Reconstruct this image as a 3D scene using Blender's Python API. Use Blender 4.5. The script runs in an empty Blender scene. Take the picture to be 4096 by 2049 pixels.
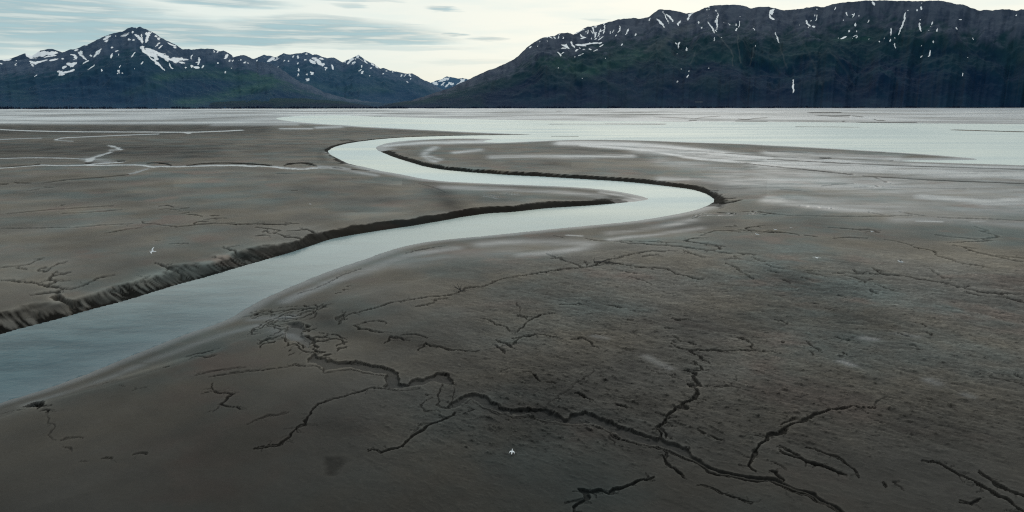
import bpy, bmesh, math, random
import numpy as np
from mathutils import Vector, Matrix

random.seed(4)
sc = bpy.context.scene
COL = sc.collection

# ------------------------------------------------------------------ camera
CAM_H = 30.0
HFOV = math.radians(73.0)
F = 2048.0 / math.tan(HFOV / 2)            # focal length in photo pixels (4096 wide)
HORIZ = 412.0
PITCH = math.atan((1024.5 - HORIZ) / F)
CP, SP = math.cos(PITCH), math.sin(PITCH)
cam_d = bpy.data.cameras.new("camera")
cam = bpy.data.objects.new("camera", cam_d)
COL.objects.link(cam)
cam.location = (0, 0, CAM_H)
cam.rotation_euler = (math.pi / 2 - PITCH, 0, 0)
cam_d.sensor_width = 36.0
cam_d.angle = HFOV
cam_d.clip_start = 0.5
cam_d.clip_end = 120000.0
sc.camera = cam
sc.view_settings.view_transform = 'Standard'
sc.view_settings.look = 'None'
sc.view_settings.exposure = 0
sc.render.engine = 'CYCLES'
sc.cycles.max_bounces = 4
sc.cycles.use_denoising = False
sc.cycles.filter_width = 1.15


def ray(px, py):
    x = (np.asarray(px, float) - 2048.0) / F
    v = (1024.5 - np.asarray(py, float)) / F
    return x, CP + v * SP, -SP + v * CP


def ground(px, py, z=0.0):
    """surveyed point of the flat at height z"""
    dx, dy, dz = ray(px, py)
    t = (z - CAM_H) / np.minimum(dz, -1e-4)
    return dx * t, dy * t


def project(x, y, z):
    zz = z - CAM_H
    fwd = y * CP - zz * SP
    up = y * SP + zz * CP
    fwd = np.where(fwd < 1e-3, 1e-3, fwd)
    return 2048.0 + F * x / fwd, 1024.5 - F * up / fwd


def K(x0, y0, s, pts):
    return [(x0 + p[0] * s, y0 + p[1] * s) + tuple(p[2:]) for p in pts]


S1 = 1024 / 2576.0
S2 = 1024 / 2034.0


def A00(p): return K(0, 0, S1, p)
def A10(p): return K(1024, 0, S1, p)
def A20(p): return K(2048, 0, S1, p)
def A30(p): return K(3072, 0, S1, p)
def B0(p): return K(0, 400, S1, p)
def B1(p): return K(1024, 400, S1, p)
def B2(p): return K(2048, 400, S1, p)
def B3(p): return K(3072, 400, S1, p)
def C0(p): return K(0, 900, S1, p)
def C1(p): return K(1024, 900, S1, p)
def C2(p): return K(2048, 900, S1, p)
def C3(p): return K(3072, 900, S1, p)
def D0(p): return K(0, 1400, S2, p)
def D1(p): return K(1024, 1400, S2, p)
def D2(p): return K(2048, 1400, S2, p)
def D3(p): return K(3072, 1400, S2, p)
def E1(p): return K(980, 1200, 420 / 2256.0, p)
def E2(p): return K(1180, 1360, 700 / 2576.0, p)
def E0(p): return K(0, 1560, 256 / 2576.0, p)


# ------------------------------------------------------------------ noise
_rng = np.random.RandomState(7)
_PERM = _rng.permutation(4096).astype(np.int64)
_GR = _rng.rand(4096) * 2 * np.pi
_GX, _GY = np.cos(_GR).astype(np.float32), np.sin(_GR).astype(np.float32)


def perlin(x, y, seed=0):
    x = np.asarray(x, np.float64) + seed * 17.37
    y = np.asarray(y, np.float64) + seed * 9.71
    xi = np.floor(x).astype(np.int64)
    yi = np.floor(y).astype(np.int64)
    xf = (x - xi).astype(np.float32)
    yf = (y - yi).astype(np.float32)
    u = xf * xf * xf * (xf * (xf * 6 - 15) + 10)
    v = yf * yf * yf * (yf * (yf * 6 - 15) + 10)

    def g(a, b, fx, fy):
        h = _PERM[(_PERM[a & 4095] + b) & 4095]
        return _GX[h] * fx + _GY[h] * fy
    n00 = g(xi, yi, xf, yf)
    n10 = g(xi + 1, yi, xf - 1, yf)
    n01 = g(xi, yi + 1, xf, yf - 1)
    n11 = g(xi + 1, yi + 1, xf - 1, yf - 1)
    a = n00 + u * (n10 - n00)
    b = n01 + u * (n11 - n01)
    return (a + v * (b - a)) * 1.5


def fbm(x, y, oct=4, seed=0, gain=0.5):
    s = 0.0
    a = 1.0
    for i in range(oct):
        s = s + a * perlin(x, y, seed + i * 3)
        x = x * 2.03
        y = y * 2.03
        a *= gain
    return s


def ridged(x, y, oct=4, seed=0, gain=0.5):
    s = 0.0
    a = 1.0
    t = 0.0
    for i in range(oct):
        s = s + a * (1 - np.abs(perlin(x, y, seed + i * 5)) * 1.6)
        t += a
        x = x * 2.07
        y = y * 2.07
        a *= gain
    return s / t


def sstep(a, b, x):
    t = np.clip((x - a) / (b - a), 0, 1)
    return t * t * (3 - 2 * t)


def chaikin(pts, n=2):
    p = np.array(pts, float)
    for _ in range(n):
        q = np.empty((2 * len(p) - 2, p.shape[1]))
        q[0::2] = 0.75 * p[:-1] + 0.25 * p[1:]
        q[1::2] = 0.25 * p[:-1] + 0.75 * p[1:]
        p = np.vstack([p[:1], q, p[-1:]])
    return p


# ------------------------------------------------------------------ survey of the water's edge
# (px, py, bank width in metres)
left_bank = (
    [(-1500, 1840, 5), (-900, 1640, 5), (-300, 1437, 6)]
    + C0([(0, 1100, 6), (330, 1010, 6.5), (650, 930, 7), (920, 850, 7), (1250, 765, 7), (1450, 705, 7), (1700, 625, 7),
          (1900, 570, 7), (2140, 505, 6.5), (2350, 440, 6), (2576, 378, 5)])
    + C1([(200, 320, 5), (420, 255, 5), (600, 195, 4.5), (700, 155, 4.5), (860, 120, 4), (1100, 80, 3.6), (1350, 40, 3.4), (1600, 5, 3.2)])
    + B1([(1900, 1210, 3), (2150, 1165, 2.8), (2400, 1135, 2.6), (2576, 1130, 2.5)])
    + B2([(200, 1105, 2.3), (400, 1085, 2.3), (700, 1068, 2.3), (1000, 1045, 6), (1220, 1025, 12), (1340, 1010, 25), (1388, 995, 40)])
    + B2([(1250, 955, 40), (1000, 910, 35), (700, 882, 35), (400, 866, 40), (0, 853, 40)])
    + B1([(2200, 835, 40), (1900, 822, 40), (1700, 798, 40), (1550, 768, 40), (1380, 735, 30), (1250, 715, 20),
          (1150, 690, 12), (1060, 668, 8), (950, 655, 6), (850, 605, 4), (760, 562, 3), (718, 530, 2.4), (735, 500, 2.2), (800, 470, 2.2),
          (900, 442, 2), (1000, 425, 2), (1150, 405, 2), (1300, 390, 2), (1500, 376, 2), (1800, 366, 2), (2100, 358, 2), (2576, 353, 2)])
    + B2([(120, 351, 4), (232, 351, 20)])
    + B1([(2576, 341, 30), (2200, 326, 30), (1800, 306, 30), (1400, 286, 30), (1040, 268, 30), (900, 255, 30), (700, 246, 30),
          (500, 230, 30), (330, 213, 30), (230, 199, 30), (190, 183, 40)])
    + B1([(300, 171, 40), (480, 158, 40), (620, 160, 40), (860, 152, 40), (1000, 162, 30), (1500, 178, 30), (2000, 190, 30), (2576, 203, 30)])
    + B2([(700, 212, 25), (1300, 216, 25), (1750, 222, 20), (1900, 218, 20), (2576, 222, 20)])
    + B3([(300, 224, 15), (1000, 232, 12), (1600, 238, 15), (2576, 245, 20)])
    + [(4700, 503, 20), (5600, 509, 20), (7000, 515, 20)]
)
right_bank = (
    [(7000, 760, 40), (5600, 690, 40), (4700, 668, 40)]
    + B3([(2576, 660, 60), (2300, 648, 60), (2000, 640, 60), (1800, 632, 60), (1500, 622, 60), (1300, 613, 40), (1500, 606, 20), (1800, 608, 20), (2050, 604, 20), (2135, 597, 20),
          (1900, 573, 30), (1700, 556, 30), (1500, 541, 30), (1000, 511, 30), (500, 480, 30), (0, 455, 30)])
    + B2([(2300, 440, 30), (1900, 430, 30), (1300, 405, 30), (700, 398, 30), (300, 412, 30), (0, 428, 30)])
    + B1([(2400, 432, 40), (2250, 415, 40), (2450, 392, 40), (2000, 386, 40), (1700, 397, 40), (1450, 415, 30), (1300, 437, 25), (1220, 467, 20), (1203, 490, 15), (1240, 515, 8),
          (1320, 548, 4), (1420, 588, 3), (1550, 625, 2.6), (1700, 672, 2.4), (1900, 704, 2.3), (2150, 727, 2.2), (2400, 745, 2.2)])
    + B2([(0, 757, 2.2), (300, 770, 2.2), (700, 795, 2.2), (1000, 812, 2.2), (1300, 836, 2.2), (1600, 872, 2.2), (1800, 897, 2.2),
          (1950, 938, 2.2), (2030, 990, 2.2), (2042, 1022, 2.3), (1990, 1055, 6), (1900, 1092, 25), (1780, 1125, 30), (1600, 1162, 35), (1300, 1212, 35),
          (900, 1255, 35), (500, 1290, 35)])
    + C2([(0, 85, 35)])
    + C1([(2200, 122, 32), (1900, 147, 30), (1600, 190, 28), (1400, 240, 26), (1250, 290, 24), (1100, 345, 24), (900, 410, 24), (700, 480, 22), (500, 560, 20),
          (350, 625, 18), (200, 690, 16), (0, 780, 15)])
    + C0([(2300, 955, 14), (2050, 1040, 13), (1800, 1125, 12), (1600, 1205, 12), (1400, 1288, 12)])
    + D0([(900, 105, 11), (700, 190, 10), (500, 265, 9), (250, 350, 8), (0, 420, 8)])
    + [(-400, 1760, 8), (-1200, 2030, 8)]
)
LB = chaikin(left_bank, 2)
RB = chaikin(right_bank, 2)


def to_ground(P, z=0.0):
    x, y = ground(P[:, 0], P[:, 1], z)
    return np.stack([x, y], 1)


LBg, RBg = to_ground(LB), to_ground(RB)
water_poly = np.vstack([LBg, RBg])

# ------------------------------------------------------------------ mudflat grid (a disc, finer where it matters)
a_in = np.radians(np.linspace(-43, 43, 1560))
a_out = np.radians(np.linspace(43, 317, 110))[1:-1]
ang = np.concatenate([a_in, a_out])               # measured from +Y, clockwise
s_rows = np.concatenate([np.linspace(0.80, 0.20, 600), np.linspace(0.20, 0.085, 220)[1:], np.linspace(0.085, 0.0065, 300)[1:]])
rad = CAM_H / s_rows
rad = np.concatenate([[1.0, 8, 16, 24, 31, 35], rad, [5200, 6500, 9000, 14000, 25000, 45000, 80000]])
NR, NC = len(rad), len(ang)
RR, AA = np.meshgrid(rad, ang, indexing='ij')
X = RR * np.sin(AA)
Y = RR * np.cos(AA)
R_ = RR
print("grid", NR, NC)

base_h = 1.75 - 1.45 * sstep(230, 720, R_)
PX, PY = project(X, Y, base_h)
front = (Y > 0) & (np.abs(AA) < np.radians(60))
PX = np.where(front, PX, -1e6)
PY = np.where(front, PY, -1e6)

# domain warp so that edges are ragged at the scale they are seen
n2 = perlin(X / 1.3, Y / 1.3, 11), perlin(X / 1.3, Y / 1.3, 12)
n4 = perlin(X / 4, Y / 4, 13), perlin(X / 4, Y / 4, 14)
n12 = perlin(X / 14, Y / 14, 15), perlin(X / 14, Y / 14, 16)
n05 = perlin(X / 0.5, Y / 0.5, 17), perlin(X / 0.5, Y / 0.5, 18)
wn = [0.10 * n05[i] * (R_ < 160) + 0.30 * n2[i] * sstep(20, 60, R_) + 0.55 * n4[i] * sstep(60, 160, R_) + 1.6 * n12[i] * sstep(220, 600, R_) for i in (0, 1)]
XW = X + wn[0]
YW = Y + wn[1]
WE = 0.35
XE = X + WE * wn[0]
YE = Y + WE * wn[1]


def inside(poly, x, y):
    x = x.ravel(); y = y.ravel()
    c = np.zeros(x.shape, bool)
    n = len(poly)
    x0, y0 = poly[-1]
    for i in range(n):
        x1, y1 = poly[i]
        if y0 != y1:
            m = (y0 > y) != (y1 > y)
            idx = np.nonzero(m)[0]
            if len(idx):
                xc = (x1 - x0) * (y[idx] - y0) / (y1 - y0) + x0
                hit = x[idx] < xc
                c[idx[hit]] ^= True
        x0, y0 = x1, y1
    return c


def bbox_idx(x0, y0, x1, y1, pad):
    """rows / columns of the grid that can fall into a world box"""
    xa, xb = min(x0, x1) - pad, max(x0, x1) + pad
    ya, yb = min(y0, y1) - pad, max(y0, y1) + pad
    cx = min(max(0, xa), xb); cy = min(max(0, ya), yb)
    rmin = math.hypot(cx, cy)
    rmax = max(math.hypot(a, b) for a in (xa, xb) for b in (ya, yb))
    i0 = max(0, np.searchsorted(rad, rmin) - 1)
    i1 = min(NR, np.searchsorted(rad, rmax) + 1)
    if ya <= 0:
        j0, j1 = 0, NC
    else:
        an = [math.atan2(a, b) for a in (xa, xb) for b in (ya, yb)]
        j0 = max(0, np.searchsorted(a_in, min(an)) - 1)
        j1 = min(len(a_in), np.searchsorted(a_in, max(an)) + 1)
        if min(an) < a_in[0] or max(an) > a_in[-1]:
            j0, j1 = (0, NC) if (j1 <= j0 or True) else (j0, j1)
    return i0, i1, j0, j1


def segdist(x, y, p, q):
    dx, dy = q[0] - p[0], q[1] - p[1]
    L = dx * dx + dy * dy + 1e-12
    t = np.clip(((x - p[0]) * dx + (y - p[1]) * dy) / L, 0, 1)
    return np.hypot(x - p[0] - t * dx, y - p[1] - t * dy), t


inw = inside(water_poly, XE, YE).reshape(NR, NC)
land = np.ones((NR, NC))                          # 0 at the water's edge .. 1 on the flat
wdist = np.full((NR, NC), 1e3)
cutb = np.zeros((NR, NC))
gent = np.zeros((NR, NC))
# flutes of the cut bank run down-slope
fa = math.atan2(-3.0, 3.6)
fu = X * math.cos(fa) + Y * math.sin(fa)
fv = -X * math.sin(fa) + Y * math.cos(fa)
flute = ridged(fv / 1.5, fu / 7.0, 3, 31) - 0.62
flute = flute * (1.1 + 1.6 * perlin(X / 7, Y / 7, 39)) * (1 - sstep(140, 210, R_)) + 0.35 * perlin(X / 5, Y / 5, 33) * sstep(120, 180, R_)
slump = perlin(X / 11.0, Y / 11.0, 37) + 0.5 * perlin(X / 4.5, Y / 4.5, 38)
for P, G in ((LB, LBg), (RB, RBg)):
    for k in range(len(G) - 1):
        w0, w1 = P[k, 2], P[k + 1, 2]
        pad = max(w0, w1, 6.0) * 1.5 + 3 + (26 if max(w0, w1) < 8 else 0)
        i0, i1, j0, j1 = bbox_idx(*G[k], *G[k + 1], pad)
        sl = np.s_[i0:i1, j0:j1]
        d, t = segdist(XE[sl], YE[sl], G[k], G[k + 1])
        w = w0 + (w1 - w0) * t
        wbase = w
        cut = 1 - sstep(7.02, 7.6, w)
        w = w * (1 + cut * (0.55 * slump[sl] + 0.25 * n4[1][sl]))
        dd = np.maximum(0, d + cut * np.minimum(0, flute[sl] * sstep(0.0, 2.0, d)) * np.minimum(1, w / 4))
        u = np.clip(dd / w, 0, 1)
        prof = cut * (u ** (1.15 - 0.4 * sstep(120, 180, R_[sl]))) + (1 - cut) * (0.06 * sstep(0, 0.05, u) + 0.94 * (u ** 1.25))
        nearb = cut * (1 - sstep(125, 170, R_[sl]))
        prof = prof * (1 - nearb) + nearb * (0.60 * prof + 0.40 * sstep(0.3, 4.5, d / wbase))
        land[sl] = np.minimum(land[sl], prof)
        gent[sl] = np.where(d <= wdist[sl], 1 - cut, gent[sl])
        wdist[sl] = np.minimum(wdist[sl], d)
        cutb[sl] = np.maximum(cutb[sl], cut * (1 - sstep(0.72, 1.08, dd / w + 0.18 * n2[0][sl])))

H = np.where(inw, -0.35 * sstep(0, 4, wdist) - 0.03, base_h * land + 0.02)
barz = np.zeros((NR, NC))
for bp, hw in ((B2([(1000, 240), (1480, 241)]), 2.6), (B2([(400, 242), (900, 242)]), 1.3), (B2([(420, 362), (640, 363)]), 1.2), (B3([(1900, 300), (2300, 312), (2700, 322)]), 2.2), (B3([(300, 268), (900, 272)]), 1.2)):
    for k in range(len(bp) - 1):
        p, q = bp[k], bp[k + 1]
        dbar, tb = segdist(PX / 14.0, PY, (p[0] / 14.0, p[1]), (q[0] / 14.0, q[1]))
        barz = np.maximum(barz, 1 - dbar / hw)
H = np.where(inw & (barz > 0), -0.03 + 0.16 * barz, H)
inw = inw & ~(H > 0.0)
far_flat = sstep(505, 492, PY) * front            # flats beyond the estuary lie almost at water level
H = np.where(inw, H, H * (1 - far_flat) + far_flat * 0.25 * land)

# ------------------------------------------------------------------ gullies
carve = np.zeros((NR, NC))
crack = np.zeros((NR, NC))
wet = np.zeros((NR, NC))
alb = np.zeros((NR, NC))


PXW, PYW = project(XW, YW, base_h)
crn = np.clip(0.78 + 0.75 * perlin(X / (0.02 * R_ + 0.3), Y / (0.06 * R_ + 0.3), 19), 0.25, 1.15)


brng = np.random.RandomState(12)


def carve_line(G, Q, width, depth, dark, wetf, taper):
    n = len(G)
    cum = np.concatenate([[0], np.cumsum(np.hypot(*np.diff(Q, axis=0).T))])
    cum = cum / max(cum[-1], 1e-6)
    for k in range(n - 1):
        rk = np.hypot(*G[k])
        i0, i1, j0, j1 = bbox_idx(*G[k], *G[k + 1], width * 2.2 + 1.2 + rk * rk * 1.0e-4)
        sl = np.s_[i0:i1, j0:j1]
        if i1 <= i0 or j1 <= j0:
            continue
        d, t = segdist(XW[sl], YW[sl], G[k], G[k + 1])
        dp, tp_ = segdist(PXW[sl], PYW[sl], Q[k], Q[k + 1])
        c = cum[k] + (cum[k + 1] - cum[k]) * tp_
        if taper == 2:
            ends = 1.05 - c
        else:
            ends = np.minimum(1, np.minimum(c, 1 - c) * 4 + 0.12) if taper else 1.0
        wv = width * (1 + 0.6 * n4[0][sl] + 0.45 * n2[1][sl]) * ends
        wv = np.maximum(wv, 0.2 * width)
        q = np.minimum(d / wv, dp / (1.75 + 0.5 * sstep(95, 150, R_[sl]) + 0.5 * sstep(230, 320, R_[sl])))
        dm = np.clip((crn[sl] + 1.3 * max(0, dark - 0.55) + 0.4 * (rk > 200)) * (0.30 + 0.70 * ends), 0, 1) if not wetf else 1.0
        carve[sl] = np.maximum(carve[sl], depth * np.minimum(1, width / 0.16) * (1 - sstep(0.4, 1.0, q)))
        if dark:
            crack[sl] = np.maximum(crack[sl], dark * dm * (1 - sstep(0.10, 1.2, q)))  # painted dark for shade in the crack and its wetter mud
        if wetf:
            wet[sl] = np.maximum(wet[sl], wetf * (1 - sstep(0.3, 0.9, q)))


def gully(pts, width, depth=0.6, smooth=0, dark=0.6, zref=1.65, wetf=0.0, taper=True, rills=True):
    """a drainage crack: half width in metres, never thinner than the mesh can carry"""
    P = np.array([(p[0], p[1]) for p in pts], float)
    if smooth:
        P = chaikin(P, smooth)
    G = to_ground(P, zref)
    Q = np.stack(project(G[:, 0], G[:, 1], zref), 1)
    if not wetf and width < 3 and np.hypot(*G[0]) < 230:
        width = width * 0.5
    depth = depth * (0.5 if not wetf else 1.0)
    dark = dark ** 1.12 * 0.97 if dark else 0
    carve_line(G, Q, width, depth, dark, wetf, taper)
    # small side rills that feed it
    if rills and not wetf and np.hypot(*G[0]) < 190 and width < 3:
        for k in range(len(G) - 1):
            seg = G[k + 1] - G[k]
            L = np.hypot(*seg)
            r = np.hypot(*G[k])
            sp = 0.011 * r
            for _ in range(int(L / sp * 0.75 + brng.rand())):
                p = G[k] + seg * brng.rand()
                ln = r * 0.009 * brng.uniform(0.5, 2.2)
                th = math.atan2(seg[1], seg[0]) + brng.choice([-1, 1]) * brng.uniform(0.5, 1.5)
                q = [p]
                for _i in range(3):
                    th += brng.uniform(-0.6, 0.6)
                    q.append(q[-1] + ln / 3 * np.array([math.cos(th), math.sin(th)]))
                q = np.array(q)
                carve_line(q, np.stack(project(q[:, 0], q[:, 1], zref), 1), width * 0.45, depth * 0.6, dark * brng.uniform(0.35, 0.8), 0, 2)


def basin(pts, depth=0.7, wall=0.5, zref=1.65, dark=0.0, wetf=0.12):
    G = to_ground(np.array([(p[0], p[1]) for p in pts], float), zref)
    m = (XW > G[:, 0].min() - 1) & (XW < G[:, 0].max() + 1) & (YW > G[:, 1].min() - 1) & (YW < G[:, 1].max() + 1)
    idx = np.nonzero(m.ravel())[0]
    x = XW.ravel()[idx]; y = YW.ravel()[idx]
    ins = inside(G, x, y)
    d = np.full(len(idx), 1e3)
    for k in range(len(G)):
        dk, _ = segdist(x, y, G[k - 1], G[k])
        d = np.minimum(d, dk)
    d = np.where(ins, d, 0)
    c = carve.ravel(); cr = crack.ravel(); w = wet.ravel()
    c[idx] = np.maximum(c[idx], depth * sstep(0, wall, d))
    cr[idx] = np.maximum(cr[idx], np.where(ins, dark * sstep(0, wall, d), 0))
    w[idx] = np.maximum(w[idx], np.where(ins, wetf * sstep(0, wall, d), 0))


def SH(dy, pts): return [(p[0], p[1] + dy) + tuple(p[2:]) for p in pts]


gully(SH(6, D1([(1640, 440), (1700, 398), (1760, 432), (1850, 482), (1960, 512), (2034, 527)]) + D2([(130, 527), (250, 562), (400, 582), (540, 602), (640, 588)])), 0.18, 0.15, 0, 0.8, rills=False)
# --- main gully of the foreground
basin(E2([(260, 190), (380, 245), (470, 245), (460, 290), (560, 280), (640, 325), (850, 315), (900, 295), (1000, 335), (1200, 365), (1380, 405), (1460, 440),
          (1540, 540), (1560, 640), (1640, 680), (1700, 600), (1800, 575), (1900, 575), (1990, 545), (2100, 490), (2250, 495), (2300, 560), (2330, 650), (2300, 690),
          (2180, 660), (1990, 630), (1850, 690), (1700, 712), (1500, 738), (1330, 700), (1320, 510), (1200, 490), (1000, 455), (830, 415), (600, 435), (390, 455), (430, 410), (300, 355), (160, 335)]), 0.28, 0.25, dark=0.36, wetf=0.08)
basin(D1([(1575, 420), (1620, 375), (1660, 355), (1760, 360), (1830, 375), (1880, 420), (1960, 455), (2034, 475)])
      + D2([(100, 475), (260, 475), (350, 505), (430, 552), (470, 510), (580, 490), (640, 510), (740, 545), (800, 590), (880, 605), (960, 645), (1060, 670),
            (1140, 705), (1170, 690), (1230, 725), (1320, 745), (1400, 775), (1440, 830), (1500, 880), (1600, 940), (1750, 975), (1900, 1000), (2034, 1010)])
      + D3([(70, 1020), (130, 1060), (200, 1095), (380, 1150), (500, 1220), (640, 1289), (760, 1360), (700, 1380), (580, 1289), (400, 1190), (250, 1130), (120, 1080), (0, 1040)])
      + D2([(1850, 1025), (1700, 995), (1550, 950), (1420, 865), (1300, 825), (1150, 765), (1000, 742), (850, 692), (720, 632), (640, 588), (540, 602), (400, 582), (250, 562), (130, 527), (0, 527)])
      + D1([(1960, 510), (1850, 480), (1760, 430), (1700, 395), (1640, 440), (1590, 480), (1500, 470), (1520, 440)]), 0.28, 0.25, dark=0.36, wetf=0.08)
gully(D1([(1660, 355), (1760, 360), (1830, 375), (1880, 420), (1960, 455), (2034, 475)]) + D2([(100, 477), (260, 480), (350, 508), (430, 552)]), 0.106, 0.2, 0, 0.9, rills=False)
gully(D2([(470, 512), (580, 492), (640, 512), (740, 548), (800, 592), (880, 608), (960, 648), (1060, 673), (1140, 706)]), 0.106, 0.2, 0, 0.9, rills=False)
gully(SH(7, D2([(640, 590), (720, 632), (850, 692), (1000, 742), (1150, 765), (1300, 825), (1420, 865), (1550, 948), (1700, 992), (1850, 1022), (2034, 1030)]) + D3([(120, 1075), (250, 1125), (400, 1180), (580, 1275), (700, 1350)])), 0.22, 0.3, 0, 0.95, rills=False)
gully(D2([(1230, 725), (1320, 748), (1400, 778), (1440, 832)]), 0.096, 0.2, 0, 0.9, rills=False)
gully(E2([(260, 195), (380, 247), (470, 250), (560, 285), (640, 328), (850, 318), (1000, 338), (1200, 368), (1380, 408), (1460, 443), (1540, 540), (1560, 635), (1640, 675), (1700, 602), (1800, 577), (1900, 578)]), 0.125, 0.2, 0, 0.95, rills=False)
gully(E2([(1990, 550), (2100, 493), (2250, 498), (2300, 560), (2320, 650), (2390, 665)]), 0.144, 0.3, 0, 0.95, rills=False)
gully(SH(6, E2([(160, 340), (300, 357), (430, 415), (390, 455), (600, 436), (830, 416), (1000, 456), (1200, 491), (1320, 511), (1325, 700), (1500, 735), (1700, 711), (1850, 688)])), 0.17, 0.15, 0, 0.85, rills=False)
gully(E2([(2190, 680), (2130, 780), (2090, 900), (2130, 990), (2230, 1030), (2330, 1000), (2420, 900)]), 0.168, 0.4, 1, 0.5, rills=False)
gully(E2([(2310, 700), (2350, 800), (2320, 930), (2290, 970), (2220, 935)]), 0.120, 0.3, 1, 0.8, rills=False)
gully(E2([(1990, 860), (1900, 930), (1840, 990), (1910, 1050), (2050, 1060), (2140, 1090)]), 0.106, 0.3, 0, 0.8, rills=False)
gully(E2([(1920, 830), (2000, 828)]), 0.120, 0.3, 0, 0.9, rills=False)
gully(E2([(1640, 1030), (1740, 1010), (1840, 995)]), 0.096, 0.2, 0, 0.5, rills=False)
# tributary with a zigzag course
gully(D2([(1190, 700), (1160, 610), (1225, 585), (1235, 535), (1300, 470), (1380, 468), (1370, 425), (1460, 400), (1470, 335), (1405, 285), (1500, 298), (1440, 240), (1460, 195), (1390, 175),
          (1520, 175), (1480, 125), (1440, 100)]), 0.42, 0.55, 0, 0.75)
gully(D2([(1380, -5), (1440, 30), (1560, 105)]), 0.28, 0.4, 0, 0.8)
gully(D2([(1400, 262), (1340, 245), (1220, 200), (1150, 190), (1070, 140)]), 0.2, 0.25, 0, 0.7)
gully(D2([(1510, 298), (1640, 292), (1830, 305)]), 0.2, 0.25, 0, 0.7)
gully(D2([(1730, 288), (1780, 240), (1770, 190)]), 0.15, 0.2, 0, 0.5)
gully(D2([(1310, 325), (1400, 375), (1460, 385)]), 0.15, 0.2, 0, 0.5)
gully(D2([(1180, 410), (1290, 470)]), 0.15, 0.2, 0, 0.5)
gully(D2([(1170, 600), (1200, 640), (1230, 700)]), 0.4, 0.4, 0, 0.7)
# second tributary
gully(D2([(1940, 975), (1880, 910), (1900, 850), (1960, 780), (2034, 700)]) + D3([(20, 690), (90, 665), (180, 610), (260, 580), (340, 540), (420, 500), (500, 485), (600, 470), (830, 462)]), 0.45, 0.5, 0, 0.7)
gully(D3([(490, 470), (440, 425), (400, 395)]), 0.15, 0.2, 0, 0.6)
gully(D3([(250, 560), (180, 560), (90, 600)]), 0.3, 0.3, 1, 0.5)
gully(D3([(830, 462), (880, 405), (960, 375), (1050, 390)]), 0.25, 0.2, 1, 0.35)
gully(D3([(90, 810), (180, 845), (250, 860), (330, 895), (400, 920), (520, 960), (630, 1000)]), 0.42, 0.4, 0, 0.95)
gully(D3([(60, 765), (150, 800), (240, 840)]), 0.25, 0.3, 0, 0.8)
gully(D3([(300, 780), (400, 800), (560, 870), (650, 930), (720, 1010)]), 0.3, 0.3, 1, 0.65)
gully(D3([(0, 880), (70, 905), (150, 955)]), 0.2, 0.2, 0, 0.6)
gully(D3([(0, 965), (70, 970), (130, 1050)]), 0.3, 0.3, 0, 0.8)
gully(D3([(1230, 880), (1330, 895), (1400, 930), (1480, 985), (1600, 1030), (1700, 1100), (1870, 1170), (1960, 1240), (2010, 1289), (2080, 1360)]), 0.3, 0.5, 1, 0.8)
gully(D3([(1680, 970), (1780, 1060), (1900, 1120), (2034, 1170), (2120, 1200)]), 0.35, 0.4, 1, 0.7)
gully(D3([(890, 1050), (960, 1100)]), 0.25, 0.3, 0, 0.8)
gully(D3([(1030, 1040), (1000, 1070), (1070, 1110)]), 0.2, 0.2, 0, 0.7)
gully(D3([(1530, 1210), (1600, 1230), (1700, 1190)]), 0.3, 0.3, 0, 0.6)
gully(D3([(1380, 400), (1450, 450), (1510, 490)]), 0.18, 0.2, 0, 0.7)
gully(D3([(780, 535), (870, 565), (960, 590)]), 0.15, 0.15, 0, 0.6)
gully(D3([(1640, 180), (1750, 210), (1900, 250), (2034, 280), (2200, 310)]), 0.2, 0.25, 0, 0.7)
gully(D3([(1950, 190), (2034, 235), (2150, 290)]), 0.25, 0.25, 0, 0.8)
gully(D3([(580, 25), (620, 45)]), 0.25, 0.2, 0, 0.9)
gully(D3([(320, 0), (370, 45)]), 0.2, 0.2, 0, 0.7)
gully(D3([(20, 15), (120, 35)]), 0.2, 0.2, 0, 0.8)
gully(D3([(120, 1100), (150, 1150), (200, 1190)]), 0.1, 0.15, 0, 0.5)
# lower middle
gully(D2([(480, 1300), (490, 1260), (520, 1230), (600, 1180), (540, 1110), (620, 1130), (700, 1120), (780, 1145), (800, 1100), (900, 1090), (980, 1050), (1120, 1010)]), 0.42, 0.45, 0, 0.6)
gully(D2([(430, 1220), (520, 1200), (580, 1170)]), 0.25, 0.2, 0, 0.4)
gully(D2([(1200, 830), (1240, 900), (1300, 960), (1375, 1003)]), 0.28, 0.4, 0, 0.8)
gully(D2([(1220, 805), (1245, 860)]), 0.3, 0.3, 0, 0.6)
gully(D2([(1480, 1070), (1700, 1150), (1800, 1190), (1920, 1215)]), 0.4, 0.25, 1, 0.35)
gully(D2([(770, 680), (800, 710), (815, 765)]), 0.15, 0.2, 0, 0.7)
gully(D2([(500, 350), (560, 370), (645, 412)]), 0.32, 0.3, 0, 0.9)
gully(D2([(820, 430), (910, 462)]), 0.3, 0.3, 0, 0.9)
gully(D2([(800, 378), (870, 385), (950, 400)]), 0.12, 0.15, 0, 0.6)
gully(D2([(980, 375), (1005, 395)]), 0.12, 0.15, 0, 0.6)
gully(D2([(1465, 635), (1560, 680), (1680, 722)]), 0.35, 0.3, 0, 0.8)
gully(D2([(90, 180), (150, 178), (190, 220), (215, 250)]), 0.25, 0.25, 0, 0.9)
gully(D2([(250, 255), (335, 275)]), 0.3, 0.25, 0, 0.8)
gully(D2([(70, 262), (150, 275)]), 0.12, 0.15, 0, 0.6)
gully(D2([(235, 470), (400, 350), (450, 320), (520, 260), (570, 235), (620, 200), (655, 150), (730, 100)]), 0.16, 0.22, 0, 0.6)
gully(D2([(0, 145), (130, 128), (270, 140)]), 0.12, 0.15, 0, 0.5)
gully(D1([(1940, 185), (1990, 155), (2034, 145)]), 0.14, 0.2, 0, 0.6)
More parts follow.
